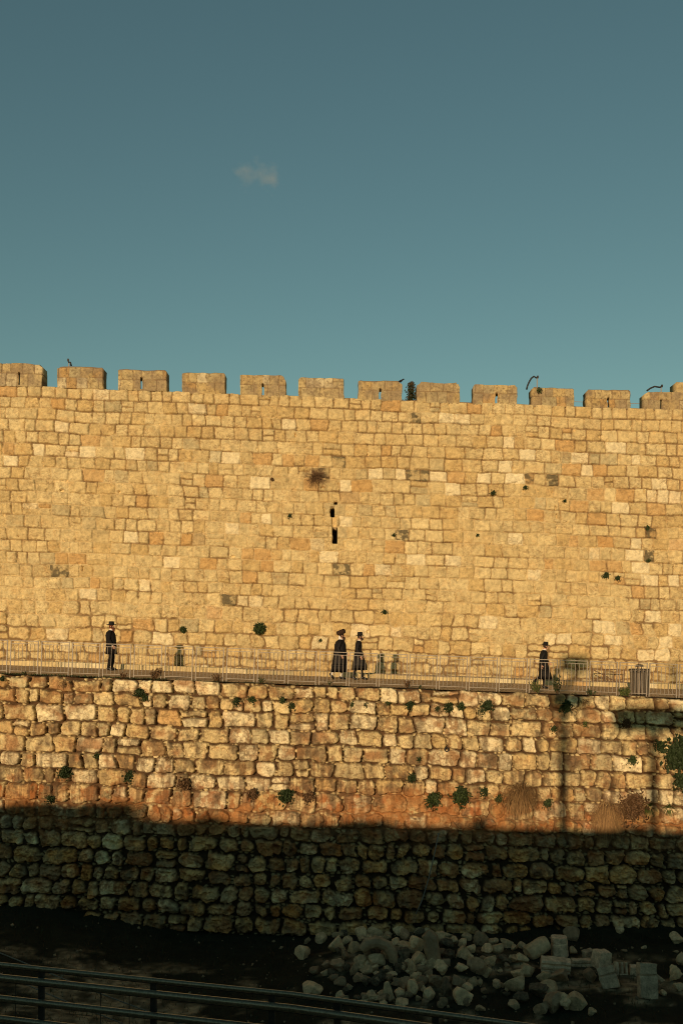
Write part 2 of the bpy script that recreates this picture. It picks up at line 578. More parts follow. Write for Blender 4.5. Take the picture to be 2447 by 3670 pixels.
# merlons
MER = [(-20, 152, 1303, 1380, 68), (207, 369, 1315, 1387, None), (425, 597, 1325, 1395, 508), (653, 806, 1335, 1408, None), (861, 1024, 1345, 1419, 942),
       (1070, 1233, 1354, 1428, None), (1283, 1440, 1364, 1433, 1361), (1493, 1646, 1372, 1441, None), (1696, 1852, 1380, 1448, 1777),
       (1905, 2055, 1389, 1455, None), (2102, 2257, 1397, 1461, 2178), (2307, 2462, 1405, 1467, 2367),
       (-236, -70, 1291, 1372, None), (-450, -285, 1283, 1364, -368), (2516, 2670, 1413, 1473, None), (2722, 2875, 1421, 1480, 2800)]
for i, (xa, xb, yt, yb, slit) in enumerate(MER):
    a, b = (xa - CX) / SW, (xb - CX) / SW
    zt, zb = (HY - yt) / SW, (HY - yb) / SW - .06
    w, h = b - a, zt - zb
    u1 = np.linspace(0, w, int(w / .022)).astype(np.float32)
    v1 = np.linspace(0, h, int(h / .022)).astype(np.float32)
    U, V = np.meshgrid(u1, v1)
    mm = masonry(U + 50 * i, V, 200 + i, [h * .47, h * .6], (.75, 1.5), .009, .014, .010, U * 0, .02, .016, edge=.03, split=.02, offs=.012)
    c = stone_colour(mm['R'], U + 50 * i, V, 200 + i, .2, .04, .10, .12, .3) * .86
    soot = fbm(U / .5 + 9 * i, V / .5, 300 + i, 4)
    c = lerp(c, C_(.15, .10, .05), sst(.56, .72, fbm(U / .08 + 5 * i, V / .08, 330 + i, 3)) * .6)
    c = lerp(c, C_(.24, .18, .11), np.clip((soot - .38) * 2.2 + .45 * (mm['R'][..., 5] - .40), 0, .72))
    inm = sst(.006, -.006, mm['sd'])
    y = -(mm['dep'] * inm - .03 * (1 - inm))
    c = lerp(C_(.22, .15, .085), c, inm)
    jt = (vnoise(U / .3, U * 0 + i * 3.7, 310 + i) - .5) * .05 * sst(.2, 0, V)
    wob = .03 * (vnoise(V / .22, V * 0 + i, 320 + i) - .5)
    jt = jt + .07 * (vnoise(U / .62, U * 0 + i * 1.7, 340 + i) - .6) * .6 * sst(.42, 0, V)
    X = a + U + wob
    Z = zt - V - K * .6 * (U - w / 2) + jt
    mask = None
    if slit is not None:
        su = (slit - CX) / SW - a
        uc, vc = (U[:-1, :-1] + U[1:, 1:]) / 2, (V[:-1, :-1] + V[1:, 1:]) / 2
        mask = (np.abs(uc - su) < .045) & (vc > h * .36) & (vc < h - .07)
    else:
        mask = np.zeros((len(v1) - 1, len(u1) - 1), bool)
    uc, vc = (U[:-1, :-1] + U[1:, 1:]) / 2, (V[:-1, :-1] + V[1:, 1:]) / 2
    for side in (0, 1):
        s_ = .05 + .16 * rng.random() ** 2
        eu = (uc if side == 0 else w - uc) / (s_ * 1.1)
        mask |= eu + vc / s_ < .9 + .35 * (vnoise(uc / .07, vc / .07, 350 + i) - .5)
    sheet('merlon', X, y, Z, c, M_MERLON, wall, back=.74, mask=mask, flare=None if slit is None else a + su)
# taller block at the right edge
a, b, zt, zb = (2432 - CX) / SW, (2640 - CX) / SW, (HY - 1362) / SW, (HY - 1415) / SW
u1, v1 = np.linspace(0, b - a, 100).astype(np.float32), np.linspace(0, zt - zb, 40).astype(np.float32)
U, V = np.meshgrid(u1, v1)
mm = masonry(U + 900, V, 240, [.33, .4], (.9, 1.8), .009, .014, .01, U * 0, .02, .016)
c = stone_colour(mm['R'], U, V, 240) * .8
sheet('raised_merlon', a + U, .35 - mm['dep'], zt - V - K * U, c, M_MERLON, wall, back=.9, mask=np.zeros((39, 99), bool))

# ------------------------------------------------------------------ the retaining wall
DR = 32.7
SR = F / DR
RET_TOP = (HY - 2462) / SR
ret = None
ux = axis(-22, 22, -12, 12, .021, .08)
vy = np.arange(0, 8.9, .021).astype(np.float32)
U, V = np.meshgrid(ux, vy)
hs = [.47, .46, .56, .50, .56, .54, .50, .62, .50, .48, .52, .56, .50, .56, .50, .6, .55, .6]
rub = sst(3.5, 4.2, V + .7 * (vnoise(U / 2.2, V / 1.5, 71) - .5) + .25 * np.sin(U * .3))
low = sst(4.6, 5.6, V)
m1 = masonry(U, V, 23, hs, (.78, 2.05), .022 + .008 * low, .070 + .045 * low, .042, .25 + rub * .55, .090, .080 + .05 * low, edge=.048, split=.035, offs=.04)
m1['dep'] = m1['dep'] + (.022 * (fbm(U / .085, V / .075, 18, 3, .6) - .5) * 2 - .03 * sst(.62, .75, fbm(U / .16, V / .13, 19, 3))) * m1['prof']
col = stone_colour(m1['R'], U, V, 23, .12, .04, .28, .05, .35)
cr = 1 - np.abs(2 * fbm(U / .30 + m1['R'][..., 4] * 9, V / .24 + m1['R'][..., 5] * 9, 99, 4, .6) - 1)
col = lerp(col, C_(.20, .11, .05), sst(.88, .98, cr) * .6)
# rust-coloured stains, more of them lower down
n = fbm(U / .55, V / .45, 24, 4)
col = lerp(col, C_(.30, .15, .06), np.clip((n - .545 + .085 * rub * (1 - .7 * low)) * 3.6, 0, .8))
bl = (m1['R'][..., 1] > .70) * sst(.45, .62, fbm(U / .22 + 11, V / .30, 36, 4, .6))
col = lerp(col, C_(.22, .115, .045), bl * .75)
bl = (m1['R'][..., 0] > .72) * sst(.50, .62, fbm(U / .15 + 31, V / .18, 37, 4, .6))
col = lerp(col, C_(.13, .10, .055), bl * .6)
n = fbm(U / .5 + 70, V / .4, 35, 4)
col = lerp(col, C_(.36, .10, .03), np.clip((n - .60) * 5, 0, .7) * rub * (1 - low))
col = np.minimum(col * (1.12 + .2 * low)[..., None], .8)  # stone colour lightened below the shadow line to lift the shade
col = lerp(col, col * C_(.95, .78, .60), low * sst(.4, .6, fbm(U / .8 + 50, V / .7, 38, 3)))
col = col * (1 + low[..., None] * (C_(1.08, .93, .80) - 1))  # warm cast of the shade put into the lower stone colour
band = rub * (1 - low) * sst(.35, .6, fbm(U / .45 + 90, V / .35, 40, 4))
col = lerp(col, C_(.46, .20, .06), band * .35)  # orange mortar, plus warm light at the shadow's edge put into the colour
deep = sst(.54, .64, fbm(U / .28 + 12, V / .38, 47, 4, .6)) * sst(2.9, 3.7, V) * (1 - low)
col = lerp(col, C_(.30, .10, .025), deep * .7)
strk = sst(.55, .66, fbm(U / .13, V / 1.3, 48, 4, .55)) * sst(1.6, 3.4, V) * (1 - low)
col = lerp(col, C_(.13, .075, .035), strk * .6)
col = lerp(col, C_(.30, .13, .05), low * (m1['R'][..., 0] < .18) * .6)
n = fbm(U / .3 + 7, V / .55, 25, 4)
col = lerp(col, C_(.13, .09, .05), np.clip((n - .56) * 3.4, 0, .7))
# grey lichen
n = fbm(U / .5 + 30, V / .5, 26, 4)
col = lerp(col, GREY * .8, np.clip((n - .52) * 2.5, 0, .5) * sst(3.5, 5, V))
inm = sst(.010, -.012, m1['sd'])
# small packing stones in the joints
f1, f2, rid = voronoi(U / .17 + .35 * fbm(U / .1, V / .1, 27, 2), V / .115 + .5 * fbm(U / .2, V / .2, 34, 2), 28)
e = f2 - f1
ch = sst(.10, .45, e) * (rid > .52)
chd = -.125 - .05 * low + .095 * ch * (.5 + .7 * rid) + .02 * (fbm(U / .05, V / .05, 29, 2) - .5)
mud = fbm(U / .6, V / .5, 30, 3)
chd = np.maximum(chd, -.15 + .10 * sst(.50, .70, mud) + .050 * rub * (1 - low))
ccol = lerp(C_(.085, .048, .022), lerp(OCHRE * .85, CREAM, rid), ch * (.35 + .65 * rid))
ccol = lerp(ccol, C_(.34, .19, .085), rub * (1 - low) * (1 - ch * .5) * .5)
ccol = lerp(ccol, C_(.040, .030, .016), low * (1 - ch * .6) * .88)  # earth in the joints, darkened further for the shade between lower stones
dep = np.maximum(m1['dep'], chd - .01)
# parts of the lower band are smeared over with earth and mortar
smear = sst(.5, .6, fbm(U / .9, V / .6, 31, 4)) * rub * sst(5.6, 4.4, V)
Yd = chd * (1 - inm) + dep * inm
Yd = Yd * (1 - .18 * smear) + .18 * smear * (.0 + .06 * fbm(U / .1, V / .1, 32, 3))
col = lerp(ccol, col, inm)
col = lerp(col, C_(.36, .16, .05), smear * (.25 + .6 * fbm(U / .25 + 3, V / .2, 39, 4)))
topj = .09 * (vnoise(U / .5, U * 0 + 3.3, 33) - .5) * sst(.4, 0, V)
Zr = RET_TOP - V - K * U + topj
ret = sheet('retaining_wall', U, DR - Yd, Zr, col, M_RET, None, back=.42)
tag(ret, 'rough rubble stone retaining wall under the railed walkway, its foot in shade', 'wall')
del m1, col, Yd, U, V, Zr, f1, f2, rid

# ------------------------------------------------------------------ walkway, kerb, ledge
WALK = RET_TOP + .0            # walkway height at x = 0
DK = 38.0
walk_mat, nt, b = new_mat('walkway_paving')
N, L = nt.nodes, nt.links
tc = N.new('ShaderNodeTexCoord')
br = N.new('ShaderNodeTexBrick')
br.inputs['Scale'].default_value = 1.0
br.inputs['Brick Width'].default_value = .6
br.inputs['Row Height'].default_value = .6
br.inputs['Mortar Size'].default_value = .012
br.inputs['Color1'].default_value = (.70, .46, .23, 1)
br.inputs['Color2'].default_value = (.62, .41, .20, 1)
br.inputs['Mortar'].default_value = (.2, .14, .085, 1)
L.new(tc.outputs['Object'], br.inputs['Vector'])
no = N.new('ShaderNodeTexNoise')
no.inputs['Scale'].default_value = 2.5
no.inputs['Detail'].default_value = 6
L.new(tc.outputs['Object'], no.inputs['Vector'])
mx = N.new('ShaderNodeMix')
mx.data_type = 'RGBA'
mx.blend_type = 'MULTIPLY'
mx.inputs['Factor'].default_value = .6
L.new(br.outputs['Color'], mx.inputs[6])
L.new(no.outputs['Fac'], mx.inputs[7])
L.new(mx.outputs[2], b.inputs['Base Color'])
b.inputs['Roughness'].default_value = .9
xs = np.arange(-26, 26.1, .5)
ys = np.array([DR + .36, DR + .6, 34, 35, 36, 37, DK + .1])
X, Y = np.meshgrid(xs, ys)
CF = .026
Zk = WALK - K * X + CF * (Y - DR)
o = sheet('walkway', X, X * 0, Y, np.zeros(X.shape + (3,)) + .3, walk_mat)   # temporary layout, replaced below
bpy.data.objects.remove(o)


def surf(name, X, Y, Z, mat, col=None, parent=None):
    ny, nx = X.shape
    idx = np.arange(nx * ny).reshape(ny, nx)
    q = np.stack([idx[:-1, :-1], idx[:-1, 1:], idx[1:, 1:], idx[1:, :-1]], -1).reshape(-1, 4)
    me = mesh_np(name, np.stack([X, Y, Z], -1).reshape(-1, 3), q, None if col is None else col.reshape(-1, 3))
    return link(name, me, mat, parent)


tag(surf('walkway', X, Y, Zk, walk_mat), kind='structure')
# earth strip along the top of the retaining wall
xs = np.arange(-22, 22, .06)
ys = np.linspace(DR + .02, DR + .45, 12)
X, Y = np.meshgrid(xs, ys)
hump = (fbm(X / .5, Y / .5, 41, 4) - .4) * .06 * np.sin(np.clip((Y - DR) / .45, 0, 1) * math.pi) + .02 * sst(.45, .3, Y - DR)
col = lerp(C_(.13, .075, .04), C_(.05, .05, .02), sst(.45, .6, fbm(X / .7, Y / .4, 42, 3)))
tag(surf('earth_verge', X, Y, WALK - K * X + hump, M_GROUND, col), kind='structure')
# kerb of pale blocks
ux = np.arange(-26, 26, .025).astype(np.float32)
v1 = np.arange(0, .30, .02).astype(np.float32)
U, V = np.meshgrid(ux, v1)
mm = masonry(U, V, 50, [.30], (2.4, 3.6), .006, .012, .006, U * 0, .012, .008, edge=.03, split=0)
c = stone_colour(mm['R'], U, V, 50, .1, .02, .2, .05, .2)
inm = sst(.005, -.005, mm['sd'])
c = lerp(C_(.3, .22, .13), c, inm)
kerb = sheet('kerb', U, DK - mm['dep'] * inm, WALK + .33 - V - K * U, c, M_KERB, None, back=.4)
tag(kerb, kind='structure')
# sandy ledge between kerb and wall
xs = np.arange(-26, 26.1, .15)
ys = np.arange(DK + .38, DW + .3, .15)
X, Y = np.meshgrid(xs, ys)
h = .30 - .19 * (Y - DK) / (DW - DK) + .03 * (fbm(X / .8, Y / .8, 44, 4) - .5) + .14 * sst(DW - .5, DW + .1, Y) * (fbm(X / .9, Y / .9, 45, 3) - .3)
col = lerp(C_(.42, .32, .19), C_(.30, .22, .12), fbm(X / .6, Y / .6, 46, 4))
tag(surf('ledge_ground', X, Y, WALK - K * X + h, M_GROUND, col), kind='structure')


# ------------------------------------------------------------------ terrain
KY = [-900, -60, 2.9, 3.1, 5.0, 9.3, 10.2, 14, 20, 26, 30, 32.9, 33.02, 33.2, 43, 60, 900]
KZ = [-1.65, -1.65, -1.65, -1.75, -4.05, -4.05, -5.2, -8.3, -10.1, -10.3, -10.1, -9.85, -9.8, -2.6, -2.6, -2.6, -2.6]


def gz(x, y, detail=True):
    x = np.asarray(x, float)
    y = np.asarray(y, float)
    z = np.interp(y, KY, KZ)
    val = sst(16, 21, y) * sst(33.05, 32.95, y)
    z = z + val * (1.0 * sst(-3.5, -11, x) + .35 * sst(3.5, 8.5, x))
    mound = np.exp(-((x - 2.3) / 3.4) ** 2) * np.exp(-((y - 29.9) / 1.9) ** 2)
    z = z + val * .8 * mound
    z = z - K * np.clip(x, -26, 26) * .6 * sst(-10, 2, y) * (1 - .9 * val)
    if detail:
        z = z + val * .12 * (fbm(x / 1.1, y / 1.1, 52, 4) - .5) * 2
    return z


xs = np.unique(np.concatenate([[-900, -400, -200, -100, -60, -40, -30], np.arange(-24, -12, .6), np.arange(-12, 12, .1), np.arange(12, 24, .6), [24, 30, 40, 60, 100, 200, 400, 900]]))
ys = np.unique(np.concatenate([[-900, -400, -200, -100, -60, -30, -10, 0, 2, 2.9, 3.0, 3.1, 4, 5, 6, 7, 8, 9.3, 9.7, 10.2], np.arange(11, 20, .5),
                               np.arange(20, 32.9, .1), [32.9, 33.02, 33.2, 36, 43, 46, 60, 100, 300, 900]]))
X, Y = np.meshgrid(xs, ys)
Zt = gz(X, Y)
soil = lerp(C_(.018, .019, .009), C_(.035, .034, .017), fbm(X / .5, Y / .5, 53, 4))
gr = sst(.42, .56, fbm(X / 1.6 + 3, Y / 1.0, 54, 5) + .30 * np.exp(-((X + 6.3) / 2.6) ** 2 - ((Y - 26.3) / 1.9) ** 2) - .12 + .1 * np.exp(-((X - 0) / 1.6) ** 2 - ((Y - 23.5) / 1.5) ** 2))
gr = gr * sst(20, 22, Y) * sst(31, 29, Y)
grc = lerp(C_(.16, .125, .06), C_(.52, .40, .22), vnoise(X / .13, Y / .13, 55))
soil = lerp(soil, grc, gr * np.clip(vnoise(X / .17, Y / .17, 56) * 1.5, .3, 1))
ter = lerp(soil, C_(.22, .18, .12), sst(10.5, 9, Y))
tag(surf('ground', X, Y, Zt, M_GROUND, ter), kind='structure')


def ray_ground(px, py):
    dx, dz = (px - CX) / F, (HY - py) / F
    ya = np.arange(20, 33, .02)
    g = gz(ya * dx, ya)
    hit = np.nonzero(ya * dz <= g)[0]
    y = ya[hit[0]] if len(hit) else 32.4
    y = min(float(y), 32.35)
    return Vector((y * dx, y, float(gz(y * dx, y))))


# ------------------------------------------------------------------ mesh kit
class MB:
    def __init__(s):
        s.v, s.f, s.m = [], [], []

    def box(s, c, d, rot=None, mi=0):
        R = rot if rot is not None else Matrix.Identity(3)
        o = len(s.v)
        for z in (-1, 1):
            for (x, y) in ((-1, -1), (1, -1), (1, 1), (-1, 1)):
                s.v.append(Vector(c) + R @ Vector((x * d[0] / 2, y * d[1] / 2, z * d[2] / 2)))
        for q in ((3, 2, 1, 0), (4, 5, 6, 7), (0, 1, 5, 4), (1, 2, 6, 5), (2, 3, 7, 6), (3, 0, 4, 7)):
            s.f.append(tuple(o + i for i in q))
            s.m.append(mi)
        return s

    def tube(s, pts, rad, n=10, cap=True, mi=0):
        pts = [Vector(p) for p in pts]
        rads = rad if isinstance(rad, (list, tuple)) else [rad] * len(pts)
        o = len(s.v)
        up = None
        for i, p in enumerate(pts):
            t = (pts[min(i + 1, len(pts) - 1)] - pts[max(i - 1, 0)]).normalized()
            if up is None:
                up = Vector((0, 0, 1)) if abs(t.z) < .9 else Vector((1, 0, 0))
            a = t.cross(up).normalized()
            b = a.cross(t).normalized()
            up = b
            for k in range(n):
                w = 2 * math.pi * k / n
                s.v.append(p + (a * math.cos(w) + b * math.sin(w)) * rads[i])
        for i in range(len(pts) - 1):
            for k in range(n):
                k2 = (k + 1) % n
                s.f.append((o + i * n + k, o + i * n + k2, o + (i + 1) * n + k2, o + (i + 1) * n + k))
                s.m.append(mi)
        if cap:
            s.f.append(tuple(o + k for k in range(n))[::-1])
            s.f.append(tuple(o + (len(pts) - 1) * n + k for k in range(n)))
            s.m += [mi, mi]
        return s

    def rings(s, rings, cap=True, mi=0):
        """rings: list of equal-length point loops"""
        o = len(s.v)
        n = len(rings[0])
        for r in rings:
            s.v += [Vector(p) for p in r]
        for i in range(len(rings) - 1):
            for k in range(n):
                k2 = (k + 1) % n
                s.f.append((o + i * n + k, o + i * n + k2, o + (i + 1) * n + k2, o + (i + 1) * n + k))
                s.m.append(mi)
        if cap:
            s.f.append(tuple(o + k for k in range(n))[::-1])
            s.f.append(tuple(o + (len(rings) - 1) * n + k for k in range(n)))
            s.m += [mi, mi]
        return s

    def mesh(s, name, smooth=False):
        return mesh_py(name, s.v, s.f, s.m, smooth)

    def build(s, name, mat, parent=None, smooth=False):
        return link(name, s.mesh(name, smooth), mat, parent)


def ell(cx, cy, z, rx, ry, n=20, fn=None):
    out = []
    for k in range(n):
        w = 2 * math.pi * k / n
        q = 1 + (fn(w) if fn else 0)
        out.append((cx + rx * q * math.cos(w), cy + ry * q * math.sin(w), z))
    return out


# ------------------------------------------------------------------ railing panels on the walkway
DF = 33.05
SF = F / DF
FROT = (0, math.atan(K), 0)
PW = 97.5 / SF
FH = 1.19
post_me = MB().box((0, 0, FH / 2), (.030, .030, FH)).mesh('post')
rail_me = MB().box((PW / 2, 0, 0), (PW - .030, .024, .024)).mesh('rail')
thin_me = MB().box((PW / 2, 0, 0), (PW - .030, .016, .018)).mesh('middle_rail')
bar_me = MB().tube([(0, 0, .15), (0, 0, FH - .11)], .0085, 8).mesh('baluster')
for me in (post_me, rail_me, thin_me, bar_me):
    me.materials.append(M_FENCE)
FENCE_LABEL = {
    3: 'grey metal railing panel in front of the lone bearded man with the wide hat',
    10: 'grey metal railing panel in front of the man in the fur hat',
    11: 'grey metal railing panel in front of the man in the tall flat topped hat',
    17: 'grey metal railing panel in front of the last man walking, near the dark leafy weed',
    20: 'grey metal railing panel standing in front of the slatted litter bin',
    4: 'grey metal railing panel just right of the lone bearded man',
    21: 'grey metal railing panel just right of the slatted litter bin',
    19: 'grey metal railing panel in front of the brown barrier with a diagonal brace',
}


def fence_panel(i):
    px = 37 + 110.6 * i if i <= 10 else 1143 + 107.3 * (i - 10)
    x = (px - CX) / SF
    t = empty('railing_panel', (x, DF, WALK - K * x - .02), FROT)
    tag(t, FENCE_LABEL.get(i, 'grey metal railing panel of thin upright bars along the walkway edge'), 'railing', 'railing panels along the walkway')
    for xx in (0, PW):
        o = link('post', post_me, None, t)
        o.location.x = xx
    o = link('top_rail', rail_me, None, t)
    o.location.z = FH - .015
    o = link('middle_rail', thin_me, None, t)
    o.location.z = FH - .11
    o = link('bottom_rail', thin_me, None, t)
    o.location.z = .15
    for k in range(6):
        o = link('baluster', bar_me, None, t)
        o.location.x = PW * (k + 1) / 7
    return t


for i in range(-2, 25):
    fence_panel(i)


# ------------------------------------------------------------------ people
def skin_mesh(verts, edges, radii, root, levels=1):
    me = bpy.data.meshes.new('sk')
    me.from_pydata(verts, edges, [])
    me.update()
    o = bpy.data.objects.new('sk', me)
    COL.objects.link(o)
    md = o.modifiers.new('s', 'SKIN')
    md.use_smooth_shade = True
    sv = me.skin_vertices[0].data
    for i, r in enumerate(radii):
        sv[i].radius = r if isinstance(r, tuple) else (r, r)
        sv[i].use_root = i == root
    sb = o.modifiers.new('ss', 'SUBSURF')
    sb.levels = levels
    sb.render_levels = levels
    dg = bpy.context.evaluated_depsgraph_get()
    ev = o.evaluated_get(dg)
    m2 = ev.to_mesh()
    vs = [v.co.copy() for v in m2.vertices]
    fs = [tuple(p.vertices) for p in m2.polygons]
    ev.to_mesh_clear()
    bpy.data.objects.remove(o)
    bpy.data.meshes.remove(me)
    return vs, fs


def hand(wrist, d, side):
    """palm + five fingers hanging along direction d, lightly curled"""
    d = Vector(d).normalized()
    fwd = Vector((1, 0, 0))
    fwd = (fwd - d * fwd.dot(d)).normalized()
    V_, E_, R_ = [], [], []

    def chain(pts, rads):
        o = len(V_)
        for i, p in enumerate(pts):
            V_.append(tuple(p))
            R_.append(rads[i])
            if i:
                E_.append((o + i - 1, o + i))
    w = Vector(wrist)
    out = [(V_, E_, R_)]
    chain([w, w + d * .05, w + d * .09], [.026, .034, .036])
    res = [skin_mesh(V_, E_, R_, 0)]
    inn = Vector((0, -side, 0))
    for k, ln in enumerate((.075, .085, .08, .062)):
        b = w + d * .085 + fwd * (.030 - .020 * k)
        pts = [b, b + d * ln * .45 + inn * .006, b + d * ln * .8 + inn * .022, b + d * ln * .95 + inn * .04]
        res.append(skin_mesh([tuple(p) for p in pts], [(0, 1), (1, 2), (2, 3)], [.0095, .009, .0085, .007], 0))
    b = w + d * .035 + fwd * .025
    pts = [b, b + fwd * .03 + d * .025, b + fwd * .038 + d * .06 + inn * .012]
    res.append(skin_mesh([tuple(p) for p in pts], [(0, 1), (1, 2)], [.013, .011, .008], 0))
    return res


def person(loc, label, P_):
    """faces +X, left side is +Y. P_ : pose and clothing"""
    t = None
    hd = P_.get('lean', 0.0)
    lw = P_.get('lw', .06)
    L_ = dict(P_['legs'])
    verts, edges, rads = [], [], []

    def add(p, r, par=None):
        verts.append(p)
        rads.append(r)
        if par is not None:
            edges.append((par, len(verts) - 1))
        return len(verts) - 1
    pel = add((0, 0, .96), (.14, .12))
    wst = add((.0 + hd * .3, 0, 1.10), (.15, .125), pel)
    che = add((.0 + hd * .7, 0, 1.32), (.165, .13), wst)
    nb = add((hd - .01, 0, 1.46), (.075, .07), che)
    nk = add((hd + .012, 0, 1.53), (.055, .055), nb)
    hc = add((hd + .035 + P_.get('hx', 0), 0, 1.625), (.078, .088), nk)
    ht = add((hd + .028 + P_.get('hx', 0), 0, 1.71), (.07, .08), hc)
    hands = []
    for s, key in ((1, 'l'), (-1, 'r')):
        el, wr = P_['arms'][key]
        sh = add((hd, s * .17, 1.42), (.065, .065), che)
        e = add((el[0] + hd, s * el[1], el[2]), (.045, .045), sh)
        w = add((wr[0] + hd, s * wr[1], wr[2]), (.03, .03), e)
        hands.append((s, verts[e], verts[w]))
        kn, an, toe = L_[key]
        h_ = add((0, s * .085, .90), (.09, .085), pel)
        k_ = add((kn[0], s * .09, kn[1]), (lw, lw), h_)
        a_ = add((an[0], s * .09, an[1]), (lw * .68, lw * .68), k_)
        o_ = add((toe[0], s * .10, toe[1]), (.035, .045), a_)
    # nose and chin on the head, skinned as short spurs
    hx = verts[hc][0]
    vs, fs = skin_mesh(verts, edges, rads, pel, 2)
    mb = MB()
    mb.v += vs
    mb.f += fs
    sock = P_.get('sock', 0)
    for f in fs:
        c = sum((vs[i] for i in f), Vector()) / len(f)
        if c.z > 1.50:
            mb.m.append(0)
        elif c.z < .10 or (P_.get('shoe') and any((c - Vector(q)).length < q_r for q, q_r in P_['shoe'])):
            mb.m.append(2)
        elif c.z < sock:
            mb.m.append(3)
        else:
            mb.m.append(1)
    # face : nose, chin, ears
    mb.tube([(hx + .078, 0, 1.645), (hx + .096, 0, 1.622), (hx + .108, 0, 1.603), (hx + .085, 0, 1.594)], [.009, .013, .016, .010], 8)
    mb.tube([(hx + .02, 0, 1.565), (hx + .06, 0, 1.55), (hx + .082, 0, 1.548)], [.045, .040, .022], 8)
    for s in (1, -1):
        mb.tube([(hx - .005, s * .083, 1.65), (hx - .012, s * .095, 1.625), (hx, s * .085, 1.595)], [.012, .016, .010], 8)
    for s, e, w in hands:
        for hv, hf in hand(w, Vector(w) - Vector(e), s):
            o = len(mb.v)
            mb.v += hv
            mb.f += [tuple(i + o for i in f) for f in hf]
            mb.m += [0] * len(hf)
    body = mb.build('person', [M_SKIN, M_BLACK, M_SHOE, M_WHITE], None, True)
    body.location = loc
    body.scale = (P_.get('scale', 1),) * 3
    tag(body, label, 'person', 'men in black walking along the city wall')
    t = body
    # eyes
    for s in (1, -1):
        MB().rings([ell(hx + .073 + .008 * math.cos(a), s * .034, 1.645 + .008 * math.sin(a), .004, .010, 6) for a in (-1.2, 0, 1.2)]).build('eye', M_EYE, t, True)
    # coat : torso tube + sleeves
    cb = MB()
    fold = lambda k: (lambda w: .035 * k * math.sin(5 * w + 1.3) + .03 * k * math.sin(8 * w + 2))
    R_ = []
    for (z, cx, rx, ry, fk) in P_['coat']:
        R_.append(ell(cx + hd * max(0, min(1, (z - .95) / .45)), 0, z, rx, ry, 28, fold(fk)))
    inner = [((x - R_[-1][0][0]) * .0 + x * .97, y * .97, z + .02) for x, y, z in R_[-1]]
    R_.append(inner)
    cb.rings(R_, True)
    for s, key in ((1, 'l'), (-1, 'r')):
        el, wr = P_['arms'][key]
        a = Vector((hd - .005, s * .16, 1.43))
        b = Vector((el[0] + hd, s * el[1], el[2]))
        c = Vector((wr[0] + hd, s * wr[1], wr[2]))
        cb.tube([a + Vector((0, -s * .04, .02)), a, a.lerp(b, .5), b, b.lerp(c, .5), c], [.05, .086, .078, .068, .062, .056], 14)
    cb.build('coat', P_.get('coatmat', M_BLACK), t, True)
    # white shirt collar and cuffs
    if P_.get('collar', True):
        MB().rings([ell(hd + .006, 0, 1.475, .078, .074, 18), ell(hd + .016, 0, 1.525, .066, .064, 18)]).build('collar', M_WHITE, t, True)
    if P_.get('cuff'):
        for s, e, w in hands:
            d = (Vector(w) - Vector(e)).normalized()
            MB().tube([Vector(w) - d * .01, Vector(w) + d * .022], .044, 12).build('cuff', M_WHITE, t, True)
    # hair and beard
    hb = MB()
    hb.rings([ell(hx - .022, 0, z, rx, ry, 16) for z, rx, ry in ((1.57, .055, .07), (1.61, .075, .084), (1.66, .085, .092), (1.71, .083, .09), (1.745, .05, .06))])
    for s in (1, -1):
        hb.tube([(hx + .005, s * .088, 1.66), (hx + .012, s * .093, 1.60), (hx + .015, s * .09, 1.54)], [.012, .011, .006], 7)
    hb.build('hair', P_.get('hair', M_BEARDD), t, True)
    bl = P_.get('beard', .1)
    if bl:
        bb = MB()
        bb.rings([ell(hx + .052, 0, 1.60, .03, .075, 14), ell(hx + .062, 0, 1.575, .05, .07, 14), ell(hx + .066, 0, 1.55, .052, .062, 14),
                  ell(hx + .07, 0, 1.55 - bl * .5, .042, .05, 14), ell(hx + .07, 0, 1.55 - bl, .016, .02, 14)])
        bb.build('beard', P_.get('hair', M_BEARDD), t, True)
    if P_.get('scarf'):
        MB().rings([ell(hx - .085, 0, z, a, b, 14) for z, a, b in ((1.48, .05, .07), (1.54, .055, .075), (1.60, .05, .07), (1.645, .02, .03))]).build('scarf', M_WHITE, t, True)
    # hat
    hz = 1.685
    tl = P_.get('tilt', 0.0)
    if P_.get('fur'):
        fb = MB()
        rg = []
        rr = random.Random(4)
        for (z, r) in ((0, .10), (.01, .135), (.05, .158), (.11, .162), (.155, .145), (.175, .11), (.17, .05)):
            rg.append([(x, y, z + rr.uniform(-.008, .008)) for x, y, _ in ell(0, 0, z, r * 1.08, r, 26, lambda w: rr.uniform(-.05, .05))])
        fb.rings(rg)
        o = fb.build('fur_hat', M_FUR, t, True)
    else:
        br_, ch, cr = P_.get('hat', (.165, .125, .095))
        hbm = MB()
        hbm.rings([ell(0, 0, -.004, .085, .08, 28), ell(0, 0, -.002, br_ * .8, br_ * .72, 28), ell(0, 0, .012, br_, br_ * .88, 28),
                   ell(0, 0, .028, br_ * .99, br_ * .87, 28), ell(0, 0, .016, br_ * .75, br_ * .68, 28), ell(0, 0, .012, cr * 1.06, cr, 28),
                   ell(0, 0, ch * .5, cr * 1.0, cr * .94, 28), ell(0, 0, ch * .88, cr * .94, cr * .86, 28), ell(0, 0, ch, cr * .80, cr * .70, 28),
                   ell(0, 0, ch * .95, cr * .45, cr * .3, 28)])
        o = hbm.build('hat', M_FELT, t, True)
        hr = MB().rings([ell(0, 0, .014, cr * 1.075, cr * 1.02, 28), ell(0, 0, .045, cr * 1.05, cr * .995, 28)])
        q = hr.build('hat_band', M_SATIN, o, True)
    o.location = (hx - .012, 0, hz)
    o.rotation_euler = (0, tl, 0)
